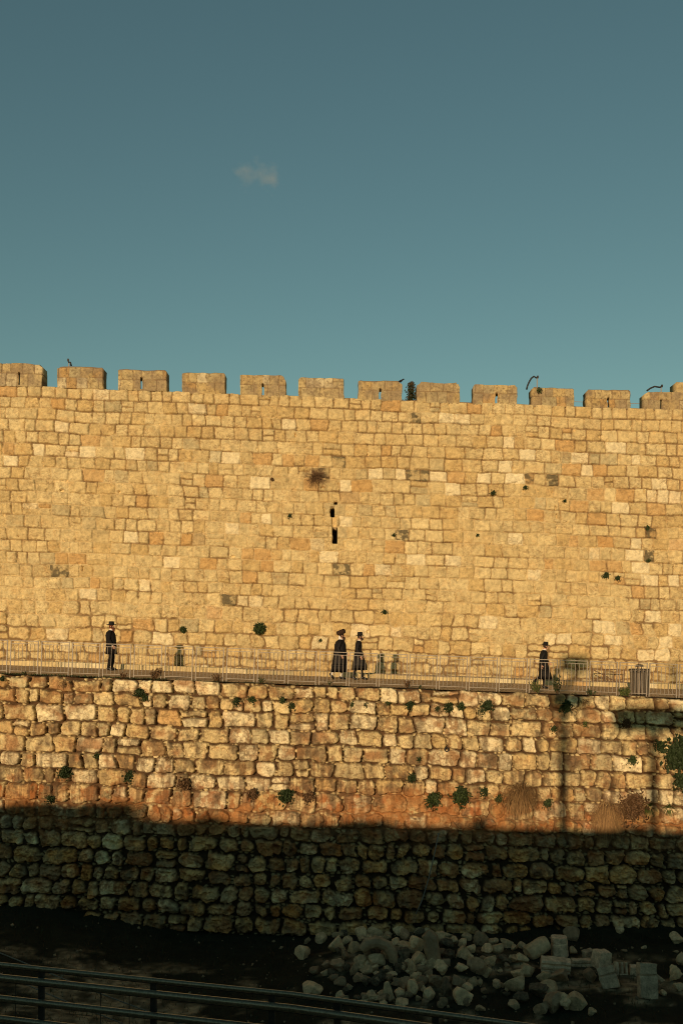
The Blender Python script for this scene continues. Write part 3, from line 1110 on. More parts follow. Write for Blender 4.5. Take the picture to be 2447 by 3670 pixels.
    # shoes
    for key, s in (('l', 1), ('r', -1)):
        kn, an, toe = L_[key]
        sb = MB()
        A, T = Vector((an[0], s * .09, an[1])), Vector((toe[0], s * .10, toe[1]))
        d = (T - A)
        d.z = 0 if abs(d.z) < .08 else d.z
        d = (T - A).normalized()
        n_ = Vector((0, 1, 0)).cross(d).normalized()
        if n_.z > 0:
            n_ = -n_
        heel = A - d * .055 + n_ * .035
        sb.tube([heel, A + n_ * .03, A.lerp(T, .6) + n_ * .012, T + d * .03 + n_ * .005, T + d * .075 + n_ * .008], [.034, .047, .048, .046, .026], 12)
        sb.build('shoe', M_SHOE, t, True)
    return t


def ground_at(px, py):
    """walkway point under a photo pixel, clamped between railing and kerb"""
    dx, dz = (px - CX) / F, (HY - py) / F
    y = WALK / (dz + K * dx)
    return y


def stand(px, y):
    x = (px - CX) / F * y
    return Vector((x, y, WALK - K * x + .026 * (y - DR)))


ARM_DOWN = {'l': ((-.03, .24, 1.16), (.06, .22, .93)), 'r': ((-.03, .24, 1.16), (.06, .22, .93))}
# the lone bearded man
person(stand(398, 37.1), 'bearded man standing alone in a long black jacket and wide brimmed black hat', dict(
    scale=1.02, lw=.088, legs={'l': ((.05, .50), (.02, .09), (.14, .035)), 'r': ((.02, .49), (-.07, .09), (.05, .035))},
    arms={'l': ((-.02, .23, 1.16), (.10, .20, .98)), 'r': ((-.02, .24, 1.15), (.10, .21, .93))}, cuff=True,
    coat=[(1.50, -.01, .06, .06, 0), (1.47, -.01, .09, .13, 0), (1.42, -.015, .145, .195, 0), (1.30, -.01, .19, .205, .3), (1.12, .01, .185, .19, .4), (.98, .01, .19, .195, .6), (.80, .01, .20, .20, .9), (.60, .01, .21, .205, 1.2)],
    hair=M_BEARD, beard=.16, hat=(.185, .14, .10), collar=True))
# the man in the fur hat
person(stand(1216, 36.6), 'man striding in a long black robe with a broad brown fur hat and white stockings', dict(
    scale=1.0, lean=.05, sock=.42, hx=.02,
    legs={'l': ((.10, .50), (.06, .09), (.18, .035)), 'r': ((-.06, .50), (-.30, .20), (-.24, .09))},
    arms={'l': ((.0, .25, 1.16), (.20, .22, .98)), 'r': ((-.10, .25, 1.15), (.02, .24, .92))},
    coat=[(1.50, -.01, .07, .07, 0), (1.47, -.01, .10, .14, 0), (1.42, -.015, .165, .20, 0), (1.30, -.01, .215, .21, .3), (1.12, .01, .225, .205, .4), (.95, .01, .24, .21, .6), (.70, .0, .26, .22, 1.0), (.45, -.02, .285, .235, 1.4), (.27, -.03, .315, .24, 1.6)],
    fur=True, scarf=True, tilt=-.36, beard=.12, hair=M_BEARDD, collar=True, coatmat=M_SATIN))
# the man in the tall flat hat
person(stand(1281, 36.9), 'man in a knee length black coat and tall flat topped hat beside the fur hat', dict(
    scale=.985, lean=.05, hx=.02,
    legs={'l': ((.16, .50), (.19, .09), (.31, .035)), 'r': ((-.04, .49), (-.17, .10), (-.06, .035))},
    arms={'l': ((-.02, .23, 1.16), (.16, .21, .96)), 'r': ((-.08, .24, 1.15), (.05, .23, .90))},
    coat=[(1.49, -.01, .06, .06, 0), (1.46, -.01, .09, .12, 0), (1.42, -.005, .115, .175, 0), (1.30, 0, .135, .18, .3), (1.12, .01, .135, .175, .4), (.98, .02, .16, .18, .6), (.75, .05, .22, .20, 1.0), (.55, .07, .27, .21, 1.4), (.36, .06, .285, .22, 1.5)],
    hat=(.165, .145, .098), beard=.06, hair=M_BEARDD, coatmat=M_SATIN))
# the last man
p4 = person(stand(1944, 35.5), 'man stepping out at the right with a tilted black hat and his back foot raised', dict(
    scale=.94, lean=.05, hx=.03,
    legs={'l': ((.06, .50), (.06, .09), (.18, .035)), 'r': ((-.08, .50), (-.34, .30), (-.36, .17))},
    arms={'l': ((.02, .25, 1.18), (.20, .22, 1.02)), 'r': ((-.14, .25, 1.17), (-.14, .25, .92))},
    coat=[(1.49, -.01, .06, .06, 0), (1.46, -.01, .09, .13, 0), (1.42, -.005, .13, .185, 0), (1.30, -.01, .15, .20, .3), (1.12, .0, .15, .19, .4), (.98, .02, .165, .19, .6), (.75, .05, .20, .20, 1.0), (.52, .08, .235, .21, 1.4), (.36, .10, .25, .21, 1.4)],
    hat=(.16, .13, .098), tilt=.16, beard=0, hair=M_BEARDD, coatmat=M_SATIN))


# ------------------------------------------------------------------ litter bin, barrier
def bin_():
    x = (2290 - CX) / F * 33.75
    t = empty('litter_bin', (x, 33.75, WALK - K * x + .02))
    tag(t, 'brown slatted metal litter bin with a small raised hood', 'bin')
    n = 16
    for k in range(n):
        w = 2 * math.pi * k / n
        sl = MB()
        R = Matrix.Rotation(w, 3, 'Z')
        pts = [(.30, .04), (.30, .78), (.35, .92)]
        rg = []
        for r, z in pts:
            rg.append([R @ Vector((r + a, b, z)) for a, b in ((-.012, -.036), (.012, -.036), (.012, .036), (-.012, .036))])
        sl.rings(rg)
        sl.build('slat', M_BIN, t)
    MB().rings([ell(0, 0, z, r, r, 24) for z, r in ((.02, .24), (.03, .28), (.80, .28), (.80, .25), (.10, .24))]).build('inner_drum', M_BIND, t, True)
    MB().rings([ell(0, 0, z, r, r, 24) for z, r in ((.90, .36), (.93, .365), (.93, .30), (.90, .30), (.90, .36))], False).build('rim', M_BIND, t)
    for dx in (-.07, .07):
        MB().tube([(dx, 0, .75), (dx, 0, 1.02)], .014, 8).build('hood_post', M_BIND, t)
    MB().rings([ell(0, 0, z, r, r * .9, 20) for z, r in ((1.00, .15), (1.03, .15), (1.08, .10), (1.085, .04))]).build('hood', M_BIND, t)


bin_()


def framework():
    D = 41.3
    x = (2119 - CX) / F * D
    z = WALK - K * x + .19
    t = empty('framework', (x, D, z), FROT)
    tag(t, 'low brown barrier with close bars and a diagonal brace against the city wall', 'framework')
    W, H = 1.36, .56  # dark brown bars and a diagonal, built as solid geometry
    rust = plain('plain_brown', (.13, .075, .04), .7)
    b = MB()
    for (p, q) in (((0, 0, .04), (0, 0, H)), ((W, 0, .04), (W, 0, H)), ((0, 0, H), (W, 0, H)), ((0, 0, .06), (W, 0, .06))):
        b.tube([p, q], .020, 8)
    b.build('frame', rust, t)
    MB().tube([(.03, -.02, H - .03), (W * .74, -.02, .06)], .018, 8).build('brace', rust, t)
    MB().tube([(W * .36, 0, .05), (W * .36, 0, H)], .018, 8).build('upright', rust, t)
    bm_ = MB().tube([(0, 0, .06), (0, 0, H - .09)], .008, 6).mesh('baluster')
    bm_.materials.append(rust)
    for k in range(20):
        o = link('baluster', bm_, None, t)
        o.location.x = W * (k + 1) / 21
    for xx in (.1, W - .1):
        MB().box((xx, 0, .02), (.05, .4, .04)).build('foot', rust, t)


framework()


# ------------------------------------------------------------------ plants
def leaf_quads(mb, rr, c, n, rx, ry, rz, size, mi=(0, 1), normal=None, aspect=.5):
    for _ in range(n):
        while True:
            p = Vector((rr.uniform(-1, 1), rr.uniform(-1, 1), rr.uniform(-1, 1)))
            if p.length < 1:
                break
        p = Vector((p.x * rx, p.y * ry, p.z * rz)) * (.6 + .4 * rr.random())
        q = Vector(c) + p
        s = size * rr.uniform(.6, 1.3)
        R = Euler((rr.uniform(0, 6.3), rr.uniform(0, 6.3), rr.uniform(0, 6.3))).to_matrix()
        o = len(mb.v)
        mb.v += [q + R @ Vector(v) for v in ((-s, 0, 0), (0, -s * aspect, s * .1), (s, 0, 0), (0, s * aspect, s * .1))]
        mb.f.append((o, o + 1, o + 2, o + 3))
        mb.m.append(rr.choice(mi))


def blade(mb, p, d, ln, w, droop, rr, mi=0, seg=3):
    d = Vector(d).normalized()
    side = d.cross(Vector((0, 0, 1)))
    side = side.normalized() if side.length > .01 else Vector((1, 0, 0))
    o = len(mb.v)
    q = Vector(p)
    for i in range(seg + 1):
        ww = w * (1 - i / seg * .85)
        mb.v += [q - side * ww, q + side * ww]
        d = (d + Vector((0, 0, -droop / seg))).normalized()
        q = q + d * ln / seg
    for i in range(seg):
        mb.f.append((o + 2 * i, o + 2 * i + 1, o + 2 * i + 3, o + 2 * i + 2))
        mb.m.append(mi)


PL = dict(dark=[M_G2, M_G2, M_CON], green=[M_G1, M_G2], light=[M_G3, M_G1], brown=[M_GBR, M_TWIG])


def wall_plant(px, py, D, r, kind, label, name='wall_plant', tall=1.0, seed=0, ball=False):
    """leafy tuft rooted in a joint, growing outwards"""
    rr = random.Random(int(px * 7 + py) + seed)
    sc = F / D
    r = r / sc
    c = P(px, py, D)
    t = MB()
    lm = .045 if kind == 'brown' else .062
    n = max(40, int((1500 if kind == 'brown' else 1000) * min(r, .3) + 4200 * max(0, r - .3)))
    leaf_quads(t, rr, (0, -r * .45, -r * .15), n, r, r * .55, r * .8 * tall, min(lm, max(.025, r * .20)), aspect=.55)
    leaf_quads(t, rr, (r * .15, -r * .55, r * .3 * tall), n // 2, r * .6, r * .4, r * .5 * tall, min(lm * .85, max(.022, r * .18)), aspect=.5)
    if ball:
        leaf_quads(t, rr, (0, -r * .4, 0), int(1600 * r), r * 1.15, r * .7, r * 1.15, .04, aspect=.6)
    for k in range(0 if ball else int(6 + r * 20)):
        a = rr.uniform(0, 6.28)
        leaf_quads(t, rr, (r * 1.05 * math.cos(a), -r * .4, r * tall * math.sin(a) * .95 - r * .15), 4, r * .22, r * .22, r * .25, max(.02, r * .15), aspect=.5)
    o = t.build(name, PL[kind])
    o.location = c
    st = MB()
    for k in range(4):
        st.tube([(0, .05, 0), (rr.uniform(-.4, .4) * r, -r * .5, rr.uniform(-.5, .5) * r)], [.008, .004], 5)
    st.build('stem', M_TWIG, o)
    tag(o, label, 'plant')
    return o


def weed(px, py, D, r, kind, label, name='weed', up=1.2):
    """upright leafy weed on the walkway edge"""
    rr = random.Random(int(px * 3 + py))
    r = r / (F / D)
    c = P(px, py, D)
    c.z = WALK - K * c.x - .01
    t = MB()
    st = MB()
    for k in range(int(5 + r * 30)):
        a = rr.uniform(0, 6.28)
        b = rr.uniform(.1, .9)
        tip = Vector((math.cos(a) * r * b, math.sin(a) * r * b * .6, r * up * rr.uniform(.7, 1.5)))
        st.tube([(0, 0, -.02), tip * .5 + Vector((0, 0, r * .1)), tip], [.006, .004, .003], 5)
        for q in range(7):
            leaf_quads(t, rr, tip * (.3 + .1 * q), 2, r * .12, r * .12, r * .12, max(.022, r * .16), aspect=.4)
    o = t.build(name, PL[kind])
    o.location = c
    st.build('stem', M_TWIG, o)
    tag(o, label, 'plant')
    return o


def dry_tuft(px, py, D, r, label, n=260, droop=1.5, mats=None, spread=1.0, name='dry_grass_tuft', sc=1.0):
    rr = random.Random(int(px + py * 5))
    r = r / (F / D)
    c = P(px, py, D)
    t = MB()
    n = int(n * .6)
    for k in range(n):
        rx, rz = max(-1, min(1, rr.gauss(0, .42))), max(-1, min(1, rr.gauss(.1, .42)))
        d = Vector((rx * 1.3 * spread + rr.gauss(0, .5), -rr.uniform(.35, 1.0), rz * .8 + rr.uniform(-.45, .55)))
        blade(t, (rx * r * .55 * spread, rr.uniform(-.12, .0) * (1 - rx * rx), rz * r * .45), d, r * rr.uniform(.35, .95) * sc, .008, droop * rr.uniform(.4, 1.3), rr, rr.choice((0, 0, 1, 1, 2)), 5)
    o = t.build(name, (mats or [M_DRY, M_DRY2]) + [M_TWIG])
    o.location = c
    tag(o, label, 'plant')
    return o


WP = [  # on the city wall
    (929, 2252, 24, 'green', 'round green caper bush on the city wall above the walkway, the larger of two'),
    (657, 2256, 13, 'green', 'small round green bush on the city wall right of the lone bearded man'),
    (1765, 1766, 12, 'dark', 'small green tuft in a joint of the city wall under the pale stones'),
    (1880, 1747, 10, 'dark', 'dark tuft hanging under a blackened stone in the right part of the city wall'),
    (2022, 1795, 8, 'dark', 'tiny dark tuft right of the tufts under the blackened stones of the city wall'),
    (2317, 1892, 11, 'green', 'green tuft on a stained grey stone near the right edge of the city wall'),
    (1376, 2193, 12, 'dark', 'green tuft low on the city wall above the man in the tall hat'),
    (2168, 2061, 15, 'dark', 'left one of two dark tufts side by side on orange stones of the city wall'),
    (2211, 2072, 12, 'dark', 'right one of two dark tufts side by side on orange stones of the city wall'),
    (2320, 2010, 9, 'green', 'small tuft growing at a dark mossy stone of the city wall'),
    (1038, 1848, 10, 'dark', 'dark tuft left of the broken arrow slit in the city wall'),
    (1148, 2295, 8, 'dark', 'tiny tuft on the city wall just left of the fur hat'),
    (1410, 1918, 8, 'dark', 'dark little tuft in the city wall right of the broken arrow slit'),
    (975, 1717, 7, 'brown', 'small brown tuft in the city wall left of the dry twig bush'),
    (1710, 1918, 7, 'dark', 'tiny green tuft on a course edge at mid height of the city wall'),
]
for px, py, r, kd, lb in WP:
    wall_plant(px, py, DW - .05, r, kd, lb, ball='round' in lb)
RP = [  # on the retaining wall
    (500, 2482, 20, 'dark', 'dark green creeper near the top of the retaining wall, below the first railing panels'),
    (520, 2500, 16, 'green', 'green tuft just under the dark creeper at the top of the retaining wall'),
    (847, 2513, 18, 'dark', 'dark tuft in an upright joint of the retaining wall, left below the two men'),
    (902, 2506, 16, 'green', 'green tuft beside the dark tuft under the pair of men, second from the left'),
    (1011, 2509, 15, 'green', 'green tuft in the top joints of the retaining wall, left below the fur hat man'),
    (1046, 2530, 16, 'dark', 'dark creeper on a pale stone below the fur hat man'),
    (234, 2765, 26, 'dark', 'tall dark green plant at the left of the retaining wall'),
    (464, 2782, 22, 'dark', 'dark green plant hanging in the retaining wall, right of the tall one'),
    (183, 2862, 18, 'dark', 'dark plant just above the shadow line at the left of the retaining wall'),
    (347, 2708, 14, 'green', 'narrow green plant between two stones at the left of the retaining wall'),
    (1023, 2849, 30, 'dark', 'dark green bush spreading at the middle of the retaining wall'),
    (905, 2843, 22, 'brown', 'brownish bush left of the dark green bush in the middle of the retaining wall'),
    (1108, 2853, 24, 'brown', 'dry brown bush right of the dark green bush in the middle of the retaining wall'),
    (663, 2806, 24, 'brown', 'twiggy brown bush above the shadow in the left half of the retaining wall'),
    (1466, 2525, 19, 'dark', 'dark hanging plant in the top courses right below the two men walking together'),
    (1567, 2540, 13, 'dark', 'small dark plant left of two upright tufts at the top of the retaining wall'),
    (1606, 2533, 21, 'dark', 'upright dark tuft, left one of two near the top of the retaining wall'),
    (1649, 2529, 18, 'green', 'upright green tuft, right one of two near the top of the retaining wall'),
    (1743, 2527, 24, 'dark', 'bushy dark creeper on a pale stone under the last walking man, upper one'),
    (1722, 2550, 15, 'dark', 'small dark creeper hanging below the bushy creeper under the last walking man'),
    (1310, 2527, 14, 'dark', 'dark tuft in the top courses under the tall flat hat man'),
    (1262, 2524, 11, 'green', 'tiny green tuft in the top courses left below the tall flat hat man'),
    (1389, 2517, 10, 'green', 'tiny green tuft atop the retaining wall right below the tall flat hat man'),
    (2024, 2529, 26, 'dark', 'dark plant in shade near the top of the retaining wall below the leafy weed'),
    (1552, 2862, 30, 'green', 'broad green clump low on the retaining wall, left one of two'),
    (1646, 2849, 36, 'green', 'broad green clump low on the retaining wall, right one of two'),
    (1731, 2837, 20, 'dark', 'dark green tuft left of the straw coloured grass on the retaining wall'),
    (1786, 2861, 18, 'green', 'green leaves at the left foot of the straw coloured grass'),
    (1958, 2876, 20, 'green', 'green leaves at the right foot of the straw coloured grass'),
    (1474, 2786, 19, 'dark', 'dark tuft above the two broad green clumps on the retaining wall'),
    (2262, 2724, 20, 'green', 'green drooping tuft on the retaining wall left of the dark bush at the edge'),
    (2356, 2673, 24, 'green', 'green sprig beside the dark bush at the right edge of the retaining wall'),
    (2428, 2700, 66, 'dark', 'large dark bush at the right edge of the retaining wall'),
    (2440, 2795, 34, 'dark', 'dark leafy tuft hanging under the large bush at the right edge'),
    (2254, 2885, 58, 'brown', 'tangled brown shrub beside the second straw coloured grass tuft'),
    (2239, 2591, 20, 'brown', 'brown green tuft on a shaded stone at the upper right of the retaining wall'),
    (1981, 2611, 14, 'green', 'small green tuft under the shaded stones of the retaining wall'),
    (2094, 2595, 13, 'light', 'pale green narrow tuft between two upright stones of the retaining wall'),
    (1240, 2690, 9, 'dark', 'tiny dark tuft in the middle courses of the retaining wall'),
    (10, 2432, 12, 'dark', 'dark tuft at the far left end of the retaining wall top'),
    (1500, 2720, 9, 'dark', 'tiny dark tuft near the small drain pipe in the retaining wall'),
]
for px, py, r, kd, lb in RP:
    wall_plant(px, py, DR - .06, r, kd, lb, tall=1.15)
for px, py, lb in ((2395, 2888, 'spiky yellow green rosette at the right edge of the retaining wall'),
                   (2325, 2892, 'spiky green rosette beside the tangled brown shrub')):
    rr = random.Random(px)
    t = MB()
    for k in range(46):
        a = rr.uniform(0, 6.28)
        blade(t, (0, -.02, 0), (math.cos(a), -rr.uniform(.3, 1.2), math.sin(a) + .15), rr.uniform(.28, .42), .022, .7, rr, rr.choice((0, 0, 1)), 3)
    o = t.build('spiky_plant', PL['light'])
    o.location = P(px, py, DR - .06)
    tag(o, lb, 'plant')
dry_tuft(1866, 2850, DR - .08, 88, 'large straw coloured grass tuft on the retaining wall, the left and rounder one', 1500, 2.0)
dry_tuft(2172, 2915, DR - .08, 105, 'large straw coloured grass tuft reaching down into the shadow, the right one', 1500, 2.6, spread=.65)
dry_tuft(234, 2446, DR - .08, 30, 'small dry brown tuft hanging at the top left of the retaining wall', 130, 1.8, [M_DRY2, M_GBR])
dry_tuft(2092, 2512, DR - .08, 30, 'small reddish dry tuft near the top right of the retaining wall', 130, 2.0, [M_DRY2, M_GBR])
dry_tuft(609, 2712, DR - .08, 26, 'small dry tuft in the middle of the left half of the retaining wall', 90, 1.4, [M_DRY2, M_GBR])
# dry twig bush high on the city wall
rr = random.Random(12)
t = MB()
for k in range(150):
    a = rr.uniform(0, 6.28)
    d = Vector((math.cos(a), -rr.uniform(.2, 1.2), math.sin(a) * .9 - .25))
    p = Vector((rr.uniform(-.12, .12), 0, rr.uniform(-.1, .1)))
    L_ = rr.uniform(.25, .62)
    q = p + d.normalized() * L_ * .5
    e = q + (d.normalized() + Vector((rr.uniform(-.5, .5), 0, rr.uniform(-.6, .3)))).normalized() * L_ * .5
    t.tube([p, q, e], [.006, .005, .003], 4, False)
o = t.build('dry_twig_bush', M_TWIG)
o.location = P(1132, 1708, DW - .04)
tag(o, 'dry brown twig bush with a dark stain high on the city wall', 'plant')
WE = [
    (554, 2416, 34, 'brown', 'brown spiky weed on the walkway edge right of the lone bearded man', 1.0),
    (781, 2428, 26, 'brown', 'thin brown weed on the walkway edge, between the lone man and the pair', .9),
    (937, 2432, 20, 'green', 'small green weed on the walkway edge left of the pair of men', .9),
    (1180, 2448, 16, 'green', 'small green weed at the feet of the man in the fur hat', .9),
    (1458, 2451, 24, 'brown', 'dry weed at the railing posts right of the pair of men', 1.0),
    (1505, 2463, 20, 'dark', 'low dark weed right of the dry weed on the walkway edge', .6),
    (1919, 2463, 34, 'light', 'yellowish weed at the feet of the last walking man', 1.1),
    (1996, 2467, 34, 'dark', 'tall dark leafy weed just right of the last walking man', 1.5),
    (2118, 2484, 26, 'dark', 'low dark green weed between the leafy weed and the litter bin', .7),
    (2239, 2484, 38, 'light', 'rounded light green bush at the left foot of the litter bin', .7),
    (445, 2412, 22, 'brown', 'thin brown weed at the feet of the lone bearded man', .8),
    (90, 2405, 16, 'green', 'small green weed by the first railing posts at the left', .8),
]
for px, py, r, kd, lb, up in WE:
    weed(px, py, DR + .18, r, kd, lb, up=up)
# low ground cover along the left part of the verge
rr = random.Random(8)
t = MB()
for k in range(1500):
    x = -11.5 + 5.6 * rr.random() if rr.random() < .75 else rr.uniform(-11.5, 11.5)
    y = DR + rr.uniform(.05, .5)
    leaf_quads(t, rr, (x, y, WALK - K * x + .03), 1, .05, .05, .035, .030, (0, 1, 1, 2))
tag(t.build('ground_cover', [M_G1, M_G2, M_GBR]), kind='stuff')
# grass on the valley floor
rr = random.Random(9)
t = MB()
for k in range(9000):
    x, y = rr.uniform(-11.5, 11.5), rr.uniform(21, 32.6)
    blade(t, (x, y, 0), (rr.uniform(-1, 1), rr.uniform(-1, 1), 1.6), rr.uniform(.08, .26), .009, .8, rr, rr.choice((0, 1, 1, 2)), 2)
vv = np.array([tuple(v) for v in t.v])
bx = np.repeat(vv.reshape(-1, 6, 3)[:, :2, :].mean(1), 6, axis=0)
vv[:, 2] += gz(bx[:, 0], bx[:, 1])
t.v = [tuple(v) for v in vv]
tag(t.build('grass', [M_G2, M_CON, M_GBR]), kind='stuff')

# loose chips and pebbles on the valley floor
rr = random.Random(21)
t = MB()
for k in range(520):
    if rr.random() < .5:
        x, y = rr.gauss(2.6, 3.2), rr.gauss(29.3, 1.5)
    else:
        x, y = rr.uniform(-11, 11), rr.uniform(22, 32.5)
    y = min(y, 32.5)
    z = float(gz(x, y))
    s_ = .022 + .06 * rr.random() ** 3
    R = Euler((rr.uniform(0, 6), rr.uniform(0, 6), rr.uniform(0, 6))).to_matrix()
    o_ = len(t.v)
    for v in ((1, 0, 0), (-1, 0, .1), (0, 1, 0), (.1, -1, 0), (0, 0, .8), (0, .1, -.8)):
        t.v.append(Vector((x, y, z + s_ * .3)) + R @ Vector(v) * s_ * rr.uniform(.7, 1.2))
    for f in ((0, 2, 4), (2, 1, 4), (1, 3, 4), (3, 0, 4), (2, 0, 5), (1, 2, 5), (3, 1, 5), (0, 3, 5)):
        t.f.append(tuple(o_ + i for i in f))
        t.m.append(k % 3 // 2)
tag(t.build('gravel', [M_ROCKO, M_ROCKD]), kind='stuff')

# tree behind the battlements
tx = (1473 - CX) / F * 47.5
tree = empty('conifer_tree', (tx, 47.5, -2.6))
tag(tree, 'dark conifer tree whose tip shows in the gap between two merlons', 'tree')
zt = (HY - 1372) / F * 47.5 + 2.6
MB().tube([(0, 0, 0), (.05, 0, zt * .5), (0, 0, zt * .97)], [.22, .13, .02], 10).build('trunk', M_BARK, tree, True)
t = MB()
rr = random.Random(3)
for k in range(900):
    z = rr.uniform(.35, 1.0) ** .6 * zt
    z = min(z, zt)
    rad = .10 + (zt - z) * .20
    a = rr.uniform(0, 6.28)
    q = rr.random() ** .5 * rad
    if math.sin(a * 3 + z * 2) > .6:
        continue
    leaf_quads(t, rr, (math.cos(a) * q, math.sin(a) * q, z), 5, .12, .12, .12, .07, (0, 0, 1), aspect=.3)
for k in range(420):
    z = zt - 2.6 * rr.random() ** .8
    rad = .16 + (zt - z) * .27
    a = rr.uniform(0, 6.28)
    q = rr.random() ** .5 * rad * (1 + .35 * math.sin(z * 9))
    leaf_quads(t, rr, (math.cos(a) * q + .05, math.sin(a) * q, z), 5, .10, .10, .14, .055, (0, 0, 0, 1), aspect=.35)
t.build('crown', [M_CON, M_CONR], tree)
t = MB()
leaf_quads(t, random.Random(5), (0, 0, .0), 90, .15, .15, .18, .04)
o = t.build('wall_plant', PL['green'])
o.location = P(1931, 1398, DW - .1)
tag(o, 'small green plant on the face of a merlon under the curved pole', 'plant')


# ------------------------------------------------------------------ things on the battlements
def curved_pole(px, ybase, ytop, arm, D, label):
    c = P(px, ybase, D)
    h = (ybase - ytop) / (F / D)
    t = empty('curved_pole', c)
    tag(t, label, 'pole')
    MB().tube([(0, 0, -1.2), (0, 0, h)], .022, 8).build('pole', plain('pale_pole', (.33, .27, .2), .6), t, True)
    pts = [P(a, b, D) - c + Vector((0, -.03, 0)) for a, b in arm]
    MB().tube(pts, .038, 8).build('arm', M_CABLE, t, True)
    MB().box(pts[0], (.07, .07, .11)).build('bracket', M_CABLE, t)


Z8 = lambda x, y: (1840 + x * .3871, 1320 + y * .3871)
curved_pole(Z8(215, 0)[0], 1388, Z8(0, 85)[1], [Z8(220, 82), Z8(205, 90), Z8(185, 76), Z8(160, 95), Z8(140, 130), Z8(125, 165), Z8(117, 198)], 44.2,
            'thin pole with a tall arched dark arm on the battlements above the small green plant')
curved_pole(Z8(1362, 0)[0], 1404, Z8(0, 170)[1], [Z8(1368, 165), Z8(1350, 178), Z8(1300, 170), Z8(1260, 187), Z8(1228, 210)], 44.2,
            'thin pole with a flat drooping dark arm on the battlements near the right edge')
curved_pole(248, 1318, 1293, [(246, 1291), (249, 1300), (254, 1299), (257, 1312)], 44.2,
            'short pole with a bent dark arm behind the second merlon from the left')
o = MB().tube([(0, 0, -1), (0, 0, .62)], .015, 6).build('thin_rod', plain('white_rod', (.6, .55, .48), .6))
o.location = P(170, 1395, 44.4)
tag(o, 'thin pale rod in the gap right of the leftmost merlon', 'rod')
wr = empty('wall_walk_rail', P(2050, 1440, 45))
tag(wr, 'thin wire handrail seen in the gaps between the merlons at the right', 'railing')
for dz in (0, -.24):
    MB().tube([(-.5, 0, .02 + dz), (2.5, 0, dz - .07), (6, 0, dz - .18)], .012, 6).build('wire', M_FENCE, wr)
for xx in (-.5, 2.5, 6):
    MB().tube([(xx, 0, -1.2), (xx, 0, .0 - .03 * xx)], .02, 6).build('post', M_FENCE, wr)
# perched bird
bc = Vector(((1447 - CX) / F * 43.35, 43.35, 0))
bz = (HY - 1365) / SW
bird = MB()
bird.rings([ell(0, 0, 0, .001, .001, 10)] + [[(x_ + p[2], p[1], z_ + p[0]) for p in ell(0, 0, 0, r1, r2, 10)] for x_, z_, r1, r2 in
           ((-.16, .01, .012, .03), (-.10, .035, .03, .035), (-.03, .06, .055, .05), (.04, .085, .05, .048), (.08, .12, .036, .034), (.11, .145, .034, .032), (.135, .148, .022, .02), (.15, .146, .010, .01), (.185, .143, .002, .002))][1:])
for s in (-.02, .02):
    bird.tube([(.0, s, .03), (.0, s, -.04)], .006, 5)
o = bird.build('bird', M_FELT, None, True)
o.location = (bc.x, bc.y, bz + .02)
o.location.x = (1441 - CX) / SW - .04
tag(o, 'small black bird perched on the right corner of a merlon beside the conifer tip', 'bird')

# drain pipe, cable
dp = MB()
dp.rings([[(r * math.cos(2 * math.pi * k / 16), y, r * math.sin(2 * math.pi * k / 16)) for k in range(16)] for r, y in ((.075, .25), (.075, -.1), (.055, -.1), (.055, .2))])
o = dp.build('drain_pipe', M_CABLE, None, True)
o.location = P(1599, 2686, DR - .05)
tag(o, 'small black drain pipe end sticking out of the retaining wall', 'pipe')
pts = [P(1571, 2985, DR - .15), P(1556, 3060, DR - .2), P(1535, 3150, DR - .25), P(1512, 3225, DR - .3), P(1490, 3275, DR - .35)]
o = MB().tube(pts, .02, 6).build('hanging_cable', plain('grey_cable', (.22, .21, .17), .7), None, True)
tag(o, 'thin grey cable hanging down the shaded retaining wall behind the rubble', 'cable')


# ------------------------------------------------------------------ rubble heap
def rock_mesh(seed, cuts=9, lump=.16, sub=3):
    rr = random.Random(seed)
    bm = bmesh.new()
    bmesh.ops.create_icosphere(bm, subdivisions=sub, radius=1.25)
    for k in range(cuts):
        n = Vector((rr.gauss(0, 1), rr.gauss(0, 1), rr.gauss(0, 1))).normalized()
        d = rr.uniform(.50, .90)
        for v in bm.verts:
            e = v.co.dot(n) - d
            if e > 0:
                v.co -= n * e * .93
    import mathutils.noise as mn
    off = Vector((seed * 3.1, seed * 1.7, 0))
    for v in bm.verts:
        v.co *= 1 + lump * (mn.noise(v.co * 1.6 + off) + .5 * mn.noise(v.co * 4 + off))
    me = bpy.data.meshes.new('rock')
    bm.to_mesh(me)
    bm.free()
    v = np.zeros(len(me.vertices) * 3, np.float32)
    me.vertices.foreach_get('co', v)
    v = v.reshape(-1, 3)
    v -= (v.max(0) + v.min(0)) / 2
    v /= (v.max(0) - v.min(0)) / 2
    me.vertices.foreach_set('co', v.ravel())
    me.polygons.foreach_set('use_smooth', np.ones(len(me.polygons), bool))
    try:
        me.set_sharp_from_angle(angle=math.radians(24))
    except Exception:
        pass
    return me


